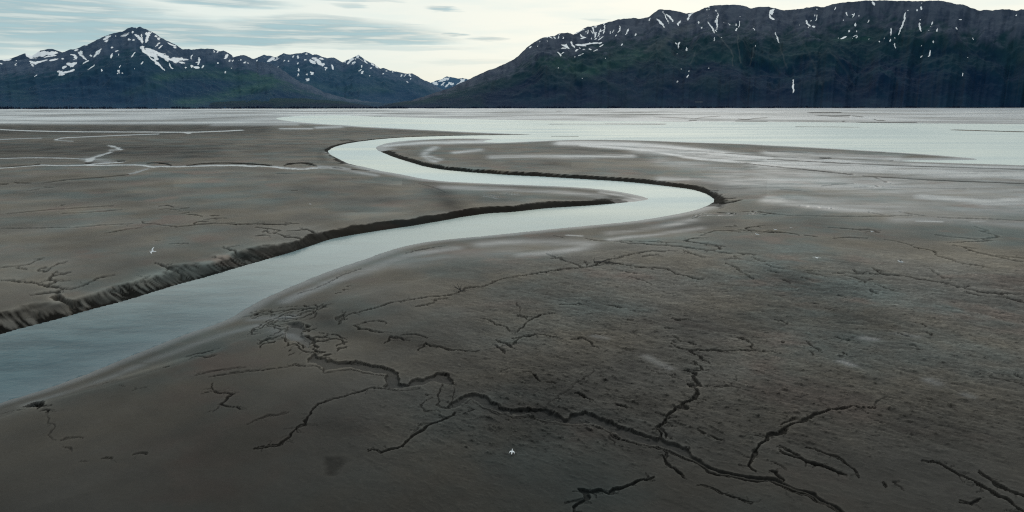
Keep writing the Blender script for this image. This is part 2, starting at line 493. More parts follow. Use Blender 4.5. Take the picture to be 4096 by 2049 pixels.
# left of the main gully
gully(D1([(1575, 500), (1540, 540), (1450, 580), (1380, 600), (1280, 680), (1220, 730), (1150, 780), (1050, 800), (990, 820), (920, 800), (880, 805)]), 0.35, 0.45, 0, 0.75)
gully(D1([(1440, 585), (1340, 590), (1290, 630), (1240, 690)]), 0.15, 0.2, 0, 0.6)
gully(D1([(1670, 465), (1720, 490), (1650, 520)]), 0.2, 0.25, 0, 0.7)
gully(D1([(1080, 305), (1020, 303), (900, 310), (780, 345), (700, 375), (650, 385), (500, 430), (440, 480), (420, 530), (395, 570), (410, 595), (310, 630), (270, 700), (180, 760), (0, 790)]), 0.24, 0.4, 0, 0.8)
gully(D1([(940, 305), (860, 320), (770, 350)]), 0.35, 0.3, 0, 0.7)
gully(D1([(-60, 590), (0, 560), (100, 515), (160, 520), (260, 495)]), 0.2, 0.25, 0, 0.6)
gully(D1([(-380, 215), (-200, 180), (0, 160), (180, 145), (300, 115), (400, 130), (520, 130)]), 0.22, 0.3, 0, 0.7)
gully(D0([(1690, 270), (1690, 320), (1750, 340), (1850, 350), (1750, 430), (1800, 450), (1910, 465)]), 0.24, 0.35, 0, 0.75)
gully(D0([(1690, 320), (1600, 350)]), 0.15, 0.2, 0, 0.6)
gully(D0([(1750, 430), (1700, 490), (1640, 490)]), 0.15, 0.2, 0, 0.5)
gully(D0([(1030, 325), (1100, 305), (1170, 295)]), 0.15, 0.2, 0, 0.6)
gully(D0([(480, 720), (540, 705), (600, 697), (660, 712)]), 0.2, 0.25, 0, 0.6)
gully(D0([(490, 785), (540, 790), (570, 805)]), 0.2, 0.25, 0, 0.6)
gully(D0([(830, 870), (870, 855), (905, 858)]), 0.2, 0.25, 0, 0.7)
gully(D0([(1060, 835), (1110, 822), (1170, 830)]), 0.25, 0.25, 0, 0.7)
gully(D0([(380, 480), (390, 570), (430, 630), (400, 690), (440, 720)]), 0.15, 0.2, 0, 0.5)
gully(D0([(620, 895), (680, 890)]), 0.2, 0.15, 0, 0.4)
basin(D1([(500, 850), (580, 840), (720, 850), (770, 890), (740, 930), (700, 970), (640, 1020), (560, 1035), (510, 1010)]), 0.08, 0.8, dark=0.34, wetf=0.0)
basin(E0([(700, 620), (900, 500), (1250, 350), (1500, 385), (1710, 370), (1620, 640), (1560, 770), (1350, 700), (900, 680)]), 1.1, 0.4, dark=0.95, wetf=0.0)  # gully mouth, its shadow painted in by the dark value
gully(E0([(1250, 365), (1500, 400), (1690, 385), (1610, 640), (1540, 760)]), 0.45, 0.7, 0, 1.0)
gully(E0([(1650, 680), (1850, 655), (2050, 650)]), 0.18, 0.3, 0, 0.8)
gully(E0([(1600, 850), (1760, 830), (1900, 860), (1760, 930)]), 0.25, 0.35, 0, 0.9)
gully(E0([(0, 740), (300, 730), (550, 740), (1150, 780)]), 0.18, 0.2, 0, 0.6)
gully(D0([(640, 270), (760, 240), (880, 225), (920, 205)]), 0.16, 0.2, 0, 0.7)
gully(D0([(1290, 125), (1345, 120)]), 0.35, 0.3, 0, 0.8)
gully(D0([(1480, 25), (1560, 10), (1680, 0), (1740, -20)]), 0.25, 0.25, 0, 0.6)
gully(D0([(1500, 60), (1560, 40), (1640, 55), (1720, 40)]), 0.25, 0.25, 0, 0.6)
gully(D0([(1540, 210), (1640, 175), (1720, 165), (1800, 150), (1950, 130)]), 0.2, 0.25, 0, 0.6)
gully(D0([(930, 280), (980, 290)]), 0.15, 0.15, 0, 0.5)
# --- delta of the gully by the river
Z1 = 1.2
for pts, w, dk in [
    ([(-40, 160), (110, 150), (300, 110), (550, 95), (800, 85), (1100, 100), (1250, 110), (1350, 140), (1500, 130), (1580, 180), (1480, 240)], 0.2, 0.8),
    ([(1480, 240), (1380, 190), (1300, 195), (1200, 240), (1120, 260)], 0.32, 0.95),
    ([(130, 210), (230, 190), (330, 145), (450, 135), (550, 145), (590, 180)], 0.34, 1.0),
    ([(110, 150), (120, 210)], 0.2, 0.9),
    ([(730, 230), (870, 170), (950, 155), (1050, 165)], 0.26, 0.95),
    ([(400, 450), (550, 390), (700, 335), (840, 310), (1000, 335), (1070, 380), (1220, 360), (1400, 290), (1530, 220)], 0.25, 0.8),
    ([(480, 460), (620, 410), (760, 375), (900, 350)], 0.25, 0.8),
    ([(400, 450), (300, 540), (150, 610), (170, 680), (240, 720)], 0.32, 0.6),
    ([(480, 470), (620, 550), (750, 645), (920, 625)], 0.2, 0.75),
    ([(750, 500), (830, 488), (940, 505)], 0.22, 0.9),
    ([(630, 820), (740, 780), (880, 680)], 0.16, 0.6),
    ([(520, 850), (600, 845)], 0.2, 0.7),
    ([(345, 1030), (355, 975), (470, 930), (640, 900)], 0.36, 0.8),
    ([(780, 820), (840, 840), (890, 890), (890, 965), (1100, 950), (1160, 990), (1220, 1060), (1300, 1120), (1440, 1122)], 0.2, 0.8),
    ([(1250, 835), (1400, 885), (1470, 930), (1490, 1010)], 0.4, 0.8),
    ([(1440, 1060), (1560, 1100)], 0.35, 0.9),
    ([(1440, 1122), (1520, 1190), (1640, 1220), (1760, 1220)], 0.3, 0.95),
    ([(1730, 1280), (1880, 1260)], 0.3, 0.95),
    ([(1480, 900), (1560, 880), (1650, 905), (1800, 840), (1950, 830), (2060, 870), (2130, 940), (2160, 960)], 0.24, 0.85),
    ([(1580, 790), (1700, 800), (1830, 830)], 0.14, 0.5),
    ([(2120, 905), (2210, 908)], 0.2, 0.9),
    ([(1960, 1080), (2020, 1040), (2160, 1010)], 0.2, 0.85),
    ([(950, 1190), (1050, 1135)], 0.16, 0.7),
    ([(1580, 180), (1660, 160), (1740, 95)], 0.2, 0.6),
    ([(1530, 230), (1500, 340), (1420, 420)], 0.16, 0.5),
    ([(1970, 520), (2080, 430), (2170, 350)], 0.4, 0.5),
    ([(1340, 690), (1470, 635)], 0.16, 0.7),
    ([(1280, 770), (1370, 750)], 0.28, 0.95),
    ([(1250, 600), (1320, 640), (1400, 680)], 0.35, 0.9),
]:
    gully(E1(pts), w * 1.35, 0.55, 0, dk, Z1)
basin(E1([(870, 540), (1200, 530), (1260, 600), (1350, 690), (1280, 770), (1250, 830), (1450, 920), (1490, 1000), (1440, 1060), (1440, 1120), (1300, 1120), (1180, 1000), (1100, 950),
          (890, 970), (890, 880), (800, 810), (880, 690)]), 0.3, 0.4, Z1, 0.10, 0.16)
basin(E1([(880, 540), (1200, 530), (1260, 600), (1340, 680), (1200, 690), (900, 660)]), 0.4, 0.6, Z1, 0.6, 0.0)

# --- middle distance, right
ZR = 1.65
for pts, w, dk in [
    (C2([(-60, 540), (60, 518), (300, 480), (500, 450), (720, 430), (870, 405)]), 0.28, 0.8),
    (C2([(720, 430), (830, 410), (870, 385), (980, 375), (1100, 400), (1300, 430), (1550, 445), (1650, 490), (1870, 550), (1920, 548)]), 0.5, 0.95),
    (C2([(900, 372), (1100, 325), (1250, 285), (1430, 260), (1650, 262)]), 0.34, 0.75),
    (C2([(1000, 345), (1150, 318), (1240, 290)]), 0.3, 0.5),
    (C2([(730, 90), (850, 120), (1050, 135), (1180, 170), (1320, 172), (1420, 192), (1520, 195), (1650, 212), (1900, 240), (2200, 290)]), 0.5, 0.85),
    (C2([(1040, 130), (1200, 137), (1350, 150), (1480, 148), (1550, 170)]), 0.6, 0.85),
    (C2([(1950, 118), (1850, 118), (1720, 150), (1900, 182), (2050, 200), (2150, 220)]), 0.55, 0.9),
    (C2([(1930, 205), (2050, 215), (2110, 245)]), 0.9, 0.9),
    (C2([(1890, 95), (1950, 65), (2050, 38), (2200, 35), (2300, 45)]), 0.6, 0.75),
    (C2([(2270, 285), (2360, 295), (2450, 305)]), 0.9, 0.95),
    (C2([(2160, 390), (2230, 420), (2280, 455), (2420, 545)]), 0.35, 0.7),
    (C2([(2420, 320), (2480, 360), (2600, 370)]), 0.4, 0.6),
    (C2([(2150, 350), (2220, 335), (2290, 345), (2230, 310)]), 0.3, 0.6),
    (C2([(1720, 255), (1780, 280), (1870, 310), (1950, 330)]), 0.4, 0.75),
    (C2([(1300, 320), (1400, 305), (1480, 300)]), 0.35, 0.6),
    (C2([(340, 280), (400, 310), (500, 345), (600, 385), (720, 432)]), 0.28, 0.75),
    (C2([(400, 340), (480, 325), (520, 350)]), 0.25, 0.6),
    (C2([(720, 370), (745, 405)]), 0.25, 0.7),
    (C2([(1600, 1200), (1680, 1245), (1760, 1262), (2100, 1268), (2400, 1262), (2600, 1280)]), 0.24, 0.75),
    (C2([(2270, 1130), (2380, 1170), (2420, 1245)]), 0.24, 0.7),
    (C2([(1620, 1110), (1700, 1170), (1800, 1195), (1900, 1220)]), 0.18, 0.7),
    (C2([(0, 1085), (120, 1030), (160, 970), (300, 900), (430, 890)]), 0.2, 0.8),
    (C2([(60, 910), (160, 935), (150, 965)]), 0.2, 0.7),
    (C2([(80, 890), (80, 830), (30, 780)]), 0.15, 0.5),
    (C2([(0, 1140), (100, 1130), (270, 1100), (430, 1130)]), 0.26, 0.85),
    (C2([(0, 1200), (40, 1180), (60, 1140)]), 0.3, 0.6),
    (C2([(590, 1150), (700, 1140), (790, 1180), (870, 1250)]), 0.18, 0.7),
    (C2([(1170, 525), (1280, 550), (1420, 605)]), 0.24, 0.6),
    (C2([(1080, 460), (1160, 480), (1250, 490)]), 0.24, 0.6),
    (C2([(980, 815), (1040, 820), (1100, 830)]), 0.3, 0.6),
    (C2([(1610, 950), (1700, 958), (1780, 955)]), 0.26, 0.7),
    (C2([(1540, 1040), (1600, 1040), (1660, 1060)]), 0.3, 0.7),
    (C2([(1170, 960), (1220, 960)]), 0.25, 0.7),
    (C2([(820, 1100), (910, 1115)]), 0.2, 0.7),
    (C2([(480, 800), (600, 805), (700, 800)]), 0.25, 0.45),
    (C2([(420, 50), (500, 75)]), 0.3, 0.5),
    # spoke lines, left
    (C1([(820, 1000), (870, 960), (920, 920)]), 0.45, 0.65),
    (C1([(920, 910), (1080, 870), (1240, 830), (1320, 800), (1450, 775), (1600, 755), (1750, 725), (1900, 720), (1990, 700), (2060, 670), (2130, 635), (2300, 620), (2400, 570), (2576, 530), (2640, 515)]), 0.24, 0.75),
    (C1([(1600, 755), (1640, 750)]), 0.4, 0.9), (C1([(1870, 722), (1980, 705)]), 0.42, 0.9),
    (C1([(1780, 775), (1850, 750), (1930, 740)]), 0.4, 0.7),
    (C1([(1620, 825), (1700, 810), (1790, 790)]), 0.28, 0.6),
    (C1([(640, 850), (700, 795)]), 0.35, 0.8), (C1([(800, 660), (845, 650)]), 0.4, 0.8), (C1([(870, 620), (890, 610)]), 0.4, 0.8), (C1([(920, 580), (950, 565)]), 0.4, 0.8),
    (C1([(980, 1010), (1050, 1050), (1100, 1050), (1180, 1075), (1270, 1087)]), 0.3, 0.75),
    (C1([(1070, 990), (1200, 968), (1300, 975), (1325, 995)]), 0.2, 0.75),
    (C1([(1640, 1260), (1720, 1195), (1760, 1220), (1850, 1230), (1950, 1252), (2100, 1270), (2250, 1270)]), 0.24, 0.75),
    (C1([(1450, 1112), (1600, 1100), (1730, 1140)]), 0.2, 0.6),
    (C1([(1300, 1190), (1350, 1130), (1430, 1130), (1480, 1160), (1540, 1165)]), 0.26, 0.6),
    (C1([(2250, 940), (2350, 955), (2400, 1000), (2520, 1020), (2550, 1060)]), 0.24, 0.65),
    (C1([(2420, 1160), (2500, 1190), (2600, 1240)]), 0.3, 0.7),
    (C1([(2380, 1200), (2450, 1240), (2520, 1290)]), 0.3, 0.6),
    (C1([(400, 620), (460, 605), (560, 575), (700, 515), (900, 412), (1060, 360)]), 0.22, 0.5),
    (C1([(1500, 215), (1700, 178), (1900, 148)]), 0.2, 0.5),
    # right edge
    (C3([(-40, 70), (130, 70), (220, 80), (310, 92)]), 0.55, 0.95), (C3([(380, 105), (500, 116)]), 0.5, 0.95),
    (C3([(650, 490), (850, 488), (1000, 492)]), 0.35, 0.7),
    (C3([(1000, 492), (1200, 500), (1400, 515), (1550, 545), (1800, 580), (1950, 630), (2150, 670), (2350, 685), (2576, 700), (2800, 715)]), 0.55, 0.85),
    (C3([(1040, 420), (1070, 445), (1100, 470), (1200, 495)]), 0.4, 0.85),
    (C3([(2340, 700), (2430, 745), (2576, 785), (2750, 830)]), 0.45, 0.9),
    (C3([(2000, 665), (2080, 690), (2170, 718)]), 0.3, 0.75),
    (C3([(1480, 225), (1600, 245), (1700, 280)]), 0.5, 0.9), (C3([(1690, 285), (1720, 315), (1850, 350), (1950, 395), (2100, 405), (2260, 440)]), 0.34, 0.7),
    (C3([(1880, 205), (1950, 220), (2000, 245), (2100, 280), (2300, 320), (2450, 355), (2600, 375)]), 0.4, 0.75),
    (C3([(2300, 310), (2450, 330), (2600, 347)]), 0.4, 0.7),
    (C3([(2080, 15), (2220, 60), (2150, 62), (2250, 95), (2310, 122), (2150, 140), (2260, 160), (2050, 165), (1820, 180)]), 0.5, 0.75),
    (C3([(1690, 100), (1850, 120), (2000, 130), (2120, 150)]), 0.4, 0.5),
    (C3([(680, 130), (850, 125), (1000, 130)]), 0.3, 0.7), (C3([(1160, 148), (1280, 160), (1380, 185), (1450, 210)]), 0.3, 0.6),
    (C3([(610, 25), (900, 45), (1030, 45), (1120, 75), (980, 65), (870, 45)]), 0.5, 0.7),
    (C3([(380, 465), (450, 460), (520, 470)]), 0.35, 0.8), (C3([(400, 480), (480, 500), (580, 525)]), 0.3, 0.6),
    (C3([(800, 512), (900, 540), (980, 580)]), 0.3, 0.75), (C3([(1080, 600), (1170, 630), (1250, 660)]), 0.25, 0.7),
    (C3([(840, 450), (880, 475), (950, 480), (1000, 470)]), 0.35, 0.8),
    (C3([(1640, 440), (1700, 490), (1780, 530), (1900, 540)]), 0.25, 0.45),
    (C3([(1010, 660), (1050, 680), (1100, 705)]), 0.4, 0.8), (C3([(700, 712), (800, 735)]), 0.25, 0.7), (C3([(1000, 550), (1050, 555)]), 0.3, 0.8),
    (C3([(0, 400), (80, 430), (160, 445)]), 0.3, 0.8), (C3([(0, 455), (100, 480)]), 0.3, 0.7),
    (C3([(150, 545), (230, 590)]), 0.25, 0.7), (C3([(340, 530), (440, 550)]), 0.25, 0.6),
    (C3([(1480, 985), (1550, 1000), (1600, 1030)]), 0.2, 0.7), (C3([(1290, 1100), (1420, 1130)]), 0.26, 0.8), (C3([(1400, 1210), (1500, 1225)]), 0.22, 0.7),
    (C3([(1560, 1080), (1650, 1110)]), 0.25, 0.7), (C3([(2300, 940), (2400, 965)]), 0.2, 0.6), (C3([(2490, 960), (2576, 985), (2700, 1010)]), 0.22, 0.7),
    (C3([(140, 1180), (170, 1190)]), 0.3, 0.8), (C3([(370, 1170), (450, 1230), (560, 1285)]), 0.2, 0.6), (C3([(680, 1130), (760, 1165), (860, 1170)]), 0.3, 0.6),
    (C3([(440, 790), (520, 800)]), 0.25, 0.7), (C3([(560, 840), (650, 860)]), 0.3, 0.6), (C3([(60, 960), (120, 970), (190, 1000)]), 0.25, 0.7),
    (K(2850, 780, 256 / 1833., [(380, 830), (520, 828), (650, 840)]), 0.3, 0.8), (K(2850, 780, 256 / 1833., [(640, 790), (720, 835)]), 0.25, 0.7),
    (K(2850, 780, 256 / 1833., [(450, 950), (520, 980), (650, 1000), (750, 1025)]), 0.4, 0.8), (K(2850, 780, 256 / 1833., [(740, 940), (860, 960), (980, 990)]), 0.5, 0.9),
    (K(2850, 780, 256 / 1833., [(1500, 840), (1300, 860), (1100, 880), (950, 905), (1080, 985), (1300, 1020), (1500, 1050), (1800, 1060)]), 0.6, 0.9),
]:
    gully(pts, w, 0.5, 0, dk, ZR)

# --- left flats
for pts, w, dk in [
    (C0([(-60, 440), (0, 435), (180, 410), (300, 390), (430, 335)]), 0.28, 0.7),
    (C0([(180, 425), (300, 442)]), 0.3, 0.7), (C0([(380, 455), (470, 462)]), 0.4, 0.9), (C0([(400, 440), (450, 425)]), 0.25, 0.7),
    (C0([(480, 455), (550, 400), (650, 370)]), 0.25, 0.6),
    (C0([(580, 455), (560, 495), (470, 535), (555, 550), (475, 582)]), 0.4, 0.8),
    (C0([(560, 500), (720, 460)]), 0.2, 0.5),
    (C0([(0, 550), (200, 560), (300, 565), (480, 597), (640, 607), (600, 640), (320, 670)]), 0.4, 0.85),
    (C0([(640, 612), (720, 610), (830, 580), (900, 545), (1010, 500), (1140, 470)]), 0.26, 0.65),
    (C0([(1120, 600), (1250, 595), (1350, 540), (1500, 480)]), 0.3, 0.5),
    (C0([(1540, 360), (1650, 390), (1720, 410)]), 0.6, 0.8), (C0([(1720, 400), (1780, 430), (1850, 480), (1820, 530)]), 1.0, 0.9),
    (C0([(2250, 215), (2330, 240), (2420, 280), (2510, 330)]), 0.6, 0.85), (C0([(2150, 300), (2300, 330), (2450, 350)]), 0.6, 0.7),
    (C0([(335, 850), (370, 820), (420, 880), (560, 855), (760, 820)]), 0.5, 0.8),
    (C0([(30, 950), (110, 938), (180, 970), (290, 960)]), 0.5, 0.8), (C0([(0, 1000), (200, 990), (330, 950)]), 0.5, 0.6), (C0([(250, 920), (330, 940)]), 0.4, 0.7),
    (C0([(890, 720), (1000, 690), (1100, 670)]), 0.4, 0.7), (C0([(1230, 610), (1330, 610), (1370, 660)]), 0.7, 0.85),
    (C0([(1550, 160), (1600, 165)]), 0.3, 0.6), (C0([(1700, 190), (1900, 185)]), 0.25, 0.4),
    (C0([(0, 35), (350, 30), (700, 20)]), 0.25, 0.5), (C0([(1050, 85), (1200, 60), (1290, 40), (1440, 25)]), 0.4, 0.7),
    (B0([(1590, 1072), (1680, 1062), (1760, 1080)]), 0.5, 0.9), (B0([(1800, 1095), (1900, 1085)]), 0.6, 0.9), (B0([(1590, 1105), (1700, 1095), (1800, 1110)]), 0.35, 0.6),
    (B0([(1820, 1140), (1900, 1130)]), 0.4, 0.7), (B0([(1900, 1150), (1960, 1152), (2030, 1170)]), 0.5, 0.9), (B0([(2120, 1160), (2200, 1165)]), 0.6, 0.8),
    (B0([(2060, 1205), (2160, 1190), (2290, 1190)]), 0.4, 0.7),
    (B0([(1935, 1260), (2000, 1225), (2080, 1220)]), 0.5, 0.8),
    (B0([(1420, 1240), (1600, 1255), (1780, 1280), (1930, 1265), (2000, 1250), (2200, 1240)]), 0.35, 0.75),
    (B0([(2200, 1240), (2350, 1252), (2450, 1250), (2576, 1247)]) + B1([(100, 1252), (300, 1250), (430, 1242)]), 0.85, 0.95),
    (B0([(1425, 1240), (1440, 1215)]), 0.35, 0.7),
    (B0([(720, 1285), (1000, 1258), (1200, 1250), (1320, 1245)]), 0.35, 0.7),
    (B0([(620, 1142), (900, 1128), (1230, 1105)]), 0.35, 0.6), (B0([(80, 1140), (400, 1112), (700, 1090), (1150, 1065)]), 0.25, 0.45),
    (B0([(600, 1060), (650, 1055)]), 0.35, 0.6),
    (B0([(1500, 690), (1380, 732), (1250, 755), (1000, 780), (700, 800), (500, 825), (420, 836)]), 0.7, 0.75),
    (B0([(-40, 846), (80, 845)]), 0.6, 0.9), (B0([(140, 828), (190, 834), (300, 835)]), 0.6, 0.8),
    (B0([(450, 875), (540, 880)]), 0.5, 0.5), (B0([(270, 915), (400, 895)]), 0.5, 0.4),
    (C1([(0, 20), (170, 40), (250, 60), (190, 85), (300, 115), (430, 120), (560, 150), (680, 160)]), 0.45, 0.85),
    (C1([(60, 70), (100, 58), (130, 70)]), 0.4, 0.8), (C1([(0, 112), (80, 98), (120, 105)]), 0.4, 0.8),
    (C1([(310, 60), (420, 55), (500, 42), (600, 75), (660, 60), (760, 80)]), 0.9, 0.85),
    (B1([(840, 405), (930, 402), (1000, 412)]), 0.8, 0.8), (B1([(360, 910), (410, 908)]), 0.35, 0.7),
    (B1([(1640, 810), (1780, 860), (1900, 930)]), 0.7, 0.3),
    (B1([(960, 682), (1040, 680), (1140, 684)]), 0.7, 0.9), (B1([(760, 676), (880, 682)]), 0.6, 0.8), (B1([(960, 770), (1020, 770)]), 0.5, 0.6), (B1([(200, 740), (360, 738)]), 0.4, 0.5),
]:
    gully(pts, w, 0.5, 0, dk, ZR)
basin(C0([(470, 690), (580, 655), (640, 690), (700, 725), (790, 705), (820, 740), (865, 755), (850, 815), (930, 850), (800, 822), (650, 762)]), 0.9, 0.6, 1.65, 0.30, 0)

# --- creek with standing water on the left flats
creek_w = []
for pts, w, dk, wf in [
    (B0([(0, 297), (250, 309), (700, 319), (1200, 321), (1600, 322), (1900, 325), (2200, 315), (2440, 303)]), 3.0, 0.0, 1.0),
    (B0([(1850, 326), (1880, 335), (1920, 333)]), 2.5, 0.0, 1.0),
    (B0([(0, 397), (200, 388), (420, 382)]), 2.5, 0.0, 0.45),
    (B0([(550, 402), (580, 392), (640, 379), (900, 368), (1300, 351), (1600, 341)]), 2.2, 0.0, 0.7),
    (B0([(560, 402), (650, 410), (740, 415)]), 2.0, 0.0, 0.4),
    (B0([(1090, 455), (1150, 465), (1200, 482), (1215, 500), (1110, 502)]), 2.2, 0.0, 0.8),
    (B0([(1120, 518), (1040, 545), (950, 572), (860, 590)]), 2.4, 0.0, 0.75),
    (B0([(0, 586), (300, 579), (640, 582), (830, 592)]), 2.0, 0.0, 0.9),
    (B0([(820, 590), (900, 598), (930, 580), (900, 610), (880, 620)]), 3.0, 0.0, 0.9),
    (B0([(-40, 688), (0, 685), (330, 659), (430, 652), (600, 661), (850, 656), (950, 642), (1080, 632), (1240, 622)]), 2.2, 0.0, 1.0),
    (B0([(870, 657), (1050, 656), (1300, 651), (1420, 655), (1520, 678), (1620, 668), (1730, 672), (1900, 668), (2100, 660), (2400, 657), (2500, 668), (2576, 668)]), 2.6, 0.0, 1.0),
    (B1([(0, 662), (170, 672), (280, 688), (450, 696), (620, 686)]), 2.4, 0.0, 1.0),
    (B1([(620, 686), (800, 680), (950, 676)]), 1.2, 0.0, 0.5),
    (B0([(1300, 745), (1400, 722), (1490, 695)]), 1.5, 0.0, 0.5),
    (B2([(1820, 1140), (1900, 1112), (1960, 1108), (2060, 1110), (2160, 1118), (2250, 1117)]), 0.4, 0.0, 0.9),
    (B2([(2380, 1117), (2440, 1113), (2480, 1120)]), 0.35, 0.0, 0.8),
    (B1([(2290, 965), (2350, 972), (2440, 990)]), 0.5, 0.0, 0.9), (B1([(2460, 930), (2576, 945)]) + B2([(90, 955)]), 0.6, 0.0, 0.9),
    (B3([(1060, 190), (1120, 196), (1170, 203)]), 9, 0.0, 1.0), (B2([(1760, 186), (1850, 182)]), 8, 0.0, 1.0),
    (B3([(870, 165), (1000, 182), (1060, 190)]), 4, 0.0, 0.8),
]:
    gully(pts, w, 0.35, 1, dk, 1.2 if pts[0][1] > 560 else 0.4, wf, taper=False)
for pts, w, dk in [
    (B0([(870, 640), (930, 632)]), 2.0, 1.0), (B0([(1480, 638), (1560, 630), (1650, 637), (1725, 660)]), 2.2, 1.0),
    (B0([(1180, 615), (1250, 612)]), 1.5, 1.0), (B0([(340, 650), (400, 645)]), 1.2, 0.8), (B0([(0, 672), (150, 665), (330, 655)]), 1.5, 0.7),
    (B0([(1880, 660), (1980, 645), (2150, 636), (2300, 634), (2450, 640), (2576, 648)]) + B1([(60, 650), (170, 663)]), 2.6, 1.0),
    (B1([(280, 660), (350, 640), (450, 634), (540, 642), (600, 665)]), 3.6, 1.0),
    (K(2850, 780, 256 / 1833., [(130, 360), (300, 380), (500, 415)]), 0.8, 0.9), (K(2850, 780, 256 / 1833., [(490, 430), (570, 400), (660, 425)]), 0.9, 1.0),
    (K(2850, 780, 256 / 1833., [(860, 375), (1000, 382), (1100, 395)]), 0.6, 0.7), (K(2850, 780, 256 / 1833., [(1170, 385), (1250, 425)]), 0.8, 1.0),
    (K(2850, 780, 256 / 1833., [(1400, 495), (1540, 498)]), 0.7, 0.9), (K(2850, 780, 256 / 1833., [(1300, 390), (1550, 450), (1850, 490)]), 0.7, 0.8),
    (B3([(1720, 1180), (1850, 1190), (2100, 1195), (2576, 1215)]), 0.6, 0.5), (B3([(0, 1120), (200, 1150), (450, 1165), (800, 1170), (1200, 1170), (1450, 1160)]), 0.8, 0.5),
    (B3([(1330, 1125), (1450, 1150), (1600, 1170)]), 0.7, 0.6), (B3([(1000, 1130), (1180, 1160)]), 0.6, 0.5),
    (B3([(310, 1065), (450, 1080), (640, 1095)]), 1.2, 0.55), (B3([(130, 900), (250, 908), (380, 920)]), 1.6, 0.45),
    (B3([(550, 865), (700, 850), (870, 840)]), 1.2, 0.4), (B3([(880, 880), (1000, 878), (1080, 885)]), 1.4, 0.5), (B3([(1080, 866), (1105, 867)]), 1.0, 1.0),
    (B3([(1150, 875), (1500, 885), (2000, 895)]), 1.6, 0.35),
    # rake of drainage lines at the outer bend
    (B2([(1580, 822), (1620, 820)]), 0.7, 0.9), (B2([(1700, 845), (1760, 840)]), 0.7, 0.9), (B2([(1800, 860), (1910, 858)]), 0.7, 0.9),
    (B2([(1960, 905), (2010, 895), (2065, 893)]), 0.7, 0.9), (B2([(2010, 920), (2060, 908)]), 0.7, 0.9), (B2([(2040, 938), (2115, 930)]), 0.7, 0.9), (B2([(2080, 955), (2140, 945)]), 0.7, 0.9),
    (B2([(2090, 982), (2160, 972), (2255, 965)]), 0.7, 0.95), (B2([(2090, 1005), (2200, 1000), (2330, 985)]), 0.75, 0.95), (B2([(2080, 1040), (2130, 1037)]), 0.6, 0.7),
    # long dark runnels on the wet flats to the right
    (B2([(1350, 470), (1700, 500), (2000, 525), (2300, 545), (2576, 565)]), 1.4, 0.75), (B3([(0, 566), (180, 575), (300, 580)]), 1.5, 0.6),
    (B3([(0, 597), (400, 616), (800, 638), (1200, 650), (1500, 657), (1800, 662), (2200, 676), (2576, 687), (2800, 694)]), 2.6, 1.0),
    (B2([(2300, 630), (2430, 645), (2576, 664)]) + B3([(270, 690), (500, 715), (870, 752)]), 1.8, 0.95),
    (B3([(960, 765), (1100, 772), (1500, 798), (2000, 820), (2576, 840), (2800, 850)]), 2.0, 1.0),
    (B3([(0, 515), (200, 522), (400, 530)]), 2.0, 0.6), (B3([(1000, 512), (1100, 512), (1180, 516)]), 2.0, 0.9), (B3([(1220, 592), (1260, 590)]), 1.6, 0.9),
    (B3([(1050, 768), (1170, 815), (1230, 840)]), 0.9, 0.6), (B2([(2340, 675), (2470, 675)]), 1.2, 0.6), (B2([(1860, 552), (1980, 545)]), 1.2, 0.5),
    # far runnels
    (B3([(400, 128), (560, 127), (740, 126)]), 14, 1.0), (B3([(480, 157), (650, 160), (830, 156)]), 9, 1.0), (B3([(600, 162), (700, 168), (820, 172)]), 6, 0.9),
    (B3([(850, 160), (960, 170)]), 5, 0.9), (B3([(1060, 194), (1085, 195)]), 6, 1.0), (B3([(1090, 204), (1180, 206)]), 4, 1.0), (B3([(750, 214), (770, 214)]), 4, 1.0),
    (B3([(900, 226), (1200, 228), (1500, 228)]), 5, 1.0), (B3([(1300, 212), (1700, 218), (2300, 222)]), 8, 0.6),
    (B2([(1430, 170), (1650, 178), (1780, 184), (1860, 190), (1900, 175), (2100, 162)]), 6, 0.8), (B2([(1780, 205), (1860, 206)]), 5, 0.9),
    (B2([(2280, 190), (2350, 200), (2450, 185), (2576, 178)]), 6, 0.9), (B2([(2250, 212), (2576, 216)]), 4, 0.9), (B2([(1500, 218), (1800, 220)]), 3, 0.7),
    (B2([(0, 158), (400, 158), (900, 154)]), 5, 0.5), (B2([(440, 115), (500, 115)]), 8, 0.6), (B2([(1150, 120), (1330, 121)]), 8, 0.5),
    (B0([(0, 200), (200, 205), (450, 212), (850, 214)]), 8, 0.55), (B0([(1850, 195), (2100, 185), (2400, 172)]), 7, 0.45), (B0([(0, 232), (300, 230), (540, 222)]), 4, 0.4),
    (B1([(880, 160), (1100, 165), (1300, 163)]), 5, 0.7), (B1([(1150, 140), (1700, 125), (2000, 128)]), 6, 0.35),
    (B1([(1300, 158), (2000, 168), (2576, 165)]), 5, 0.5),
]:
    py = pts[0][1]
    gully(pts, w, 0.5, 1 if py < 660 else 0, dk, 1.65 if py > 700 else (1.3 if py > 560 else 0.25))

carve *= np.where(inw, 0, 1)
crack *= np.where(inw, 0, 1)
carve = np.minimum(carve, np.maximum(0, H - 0.04))

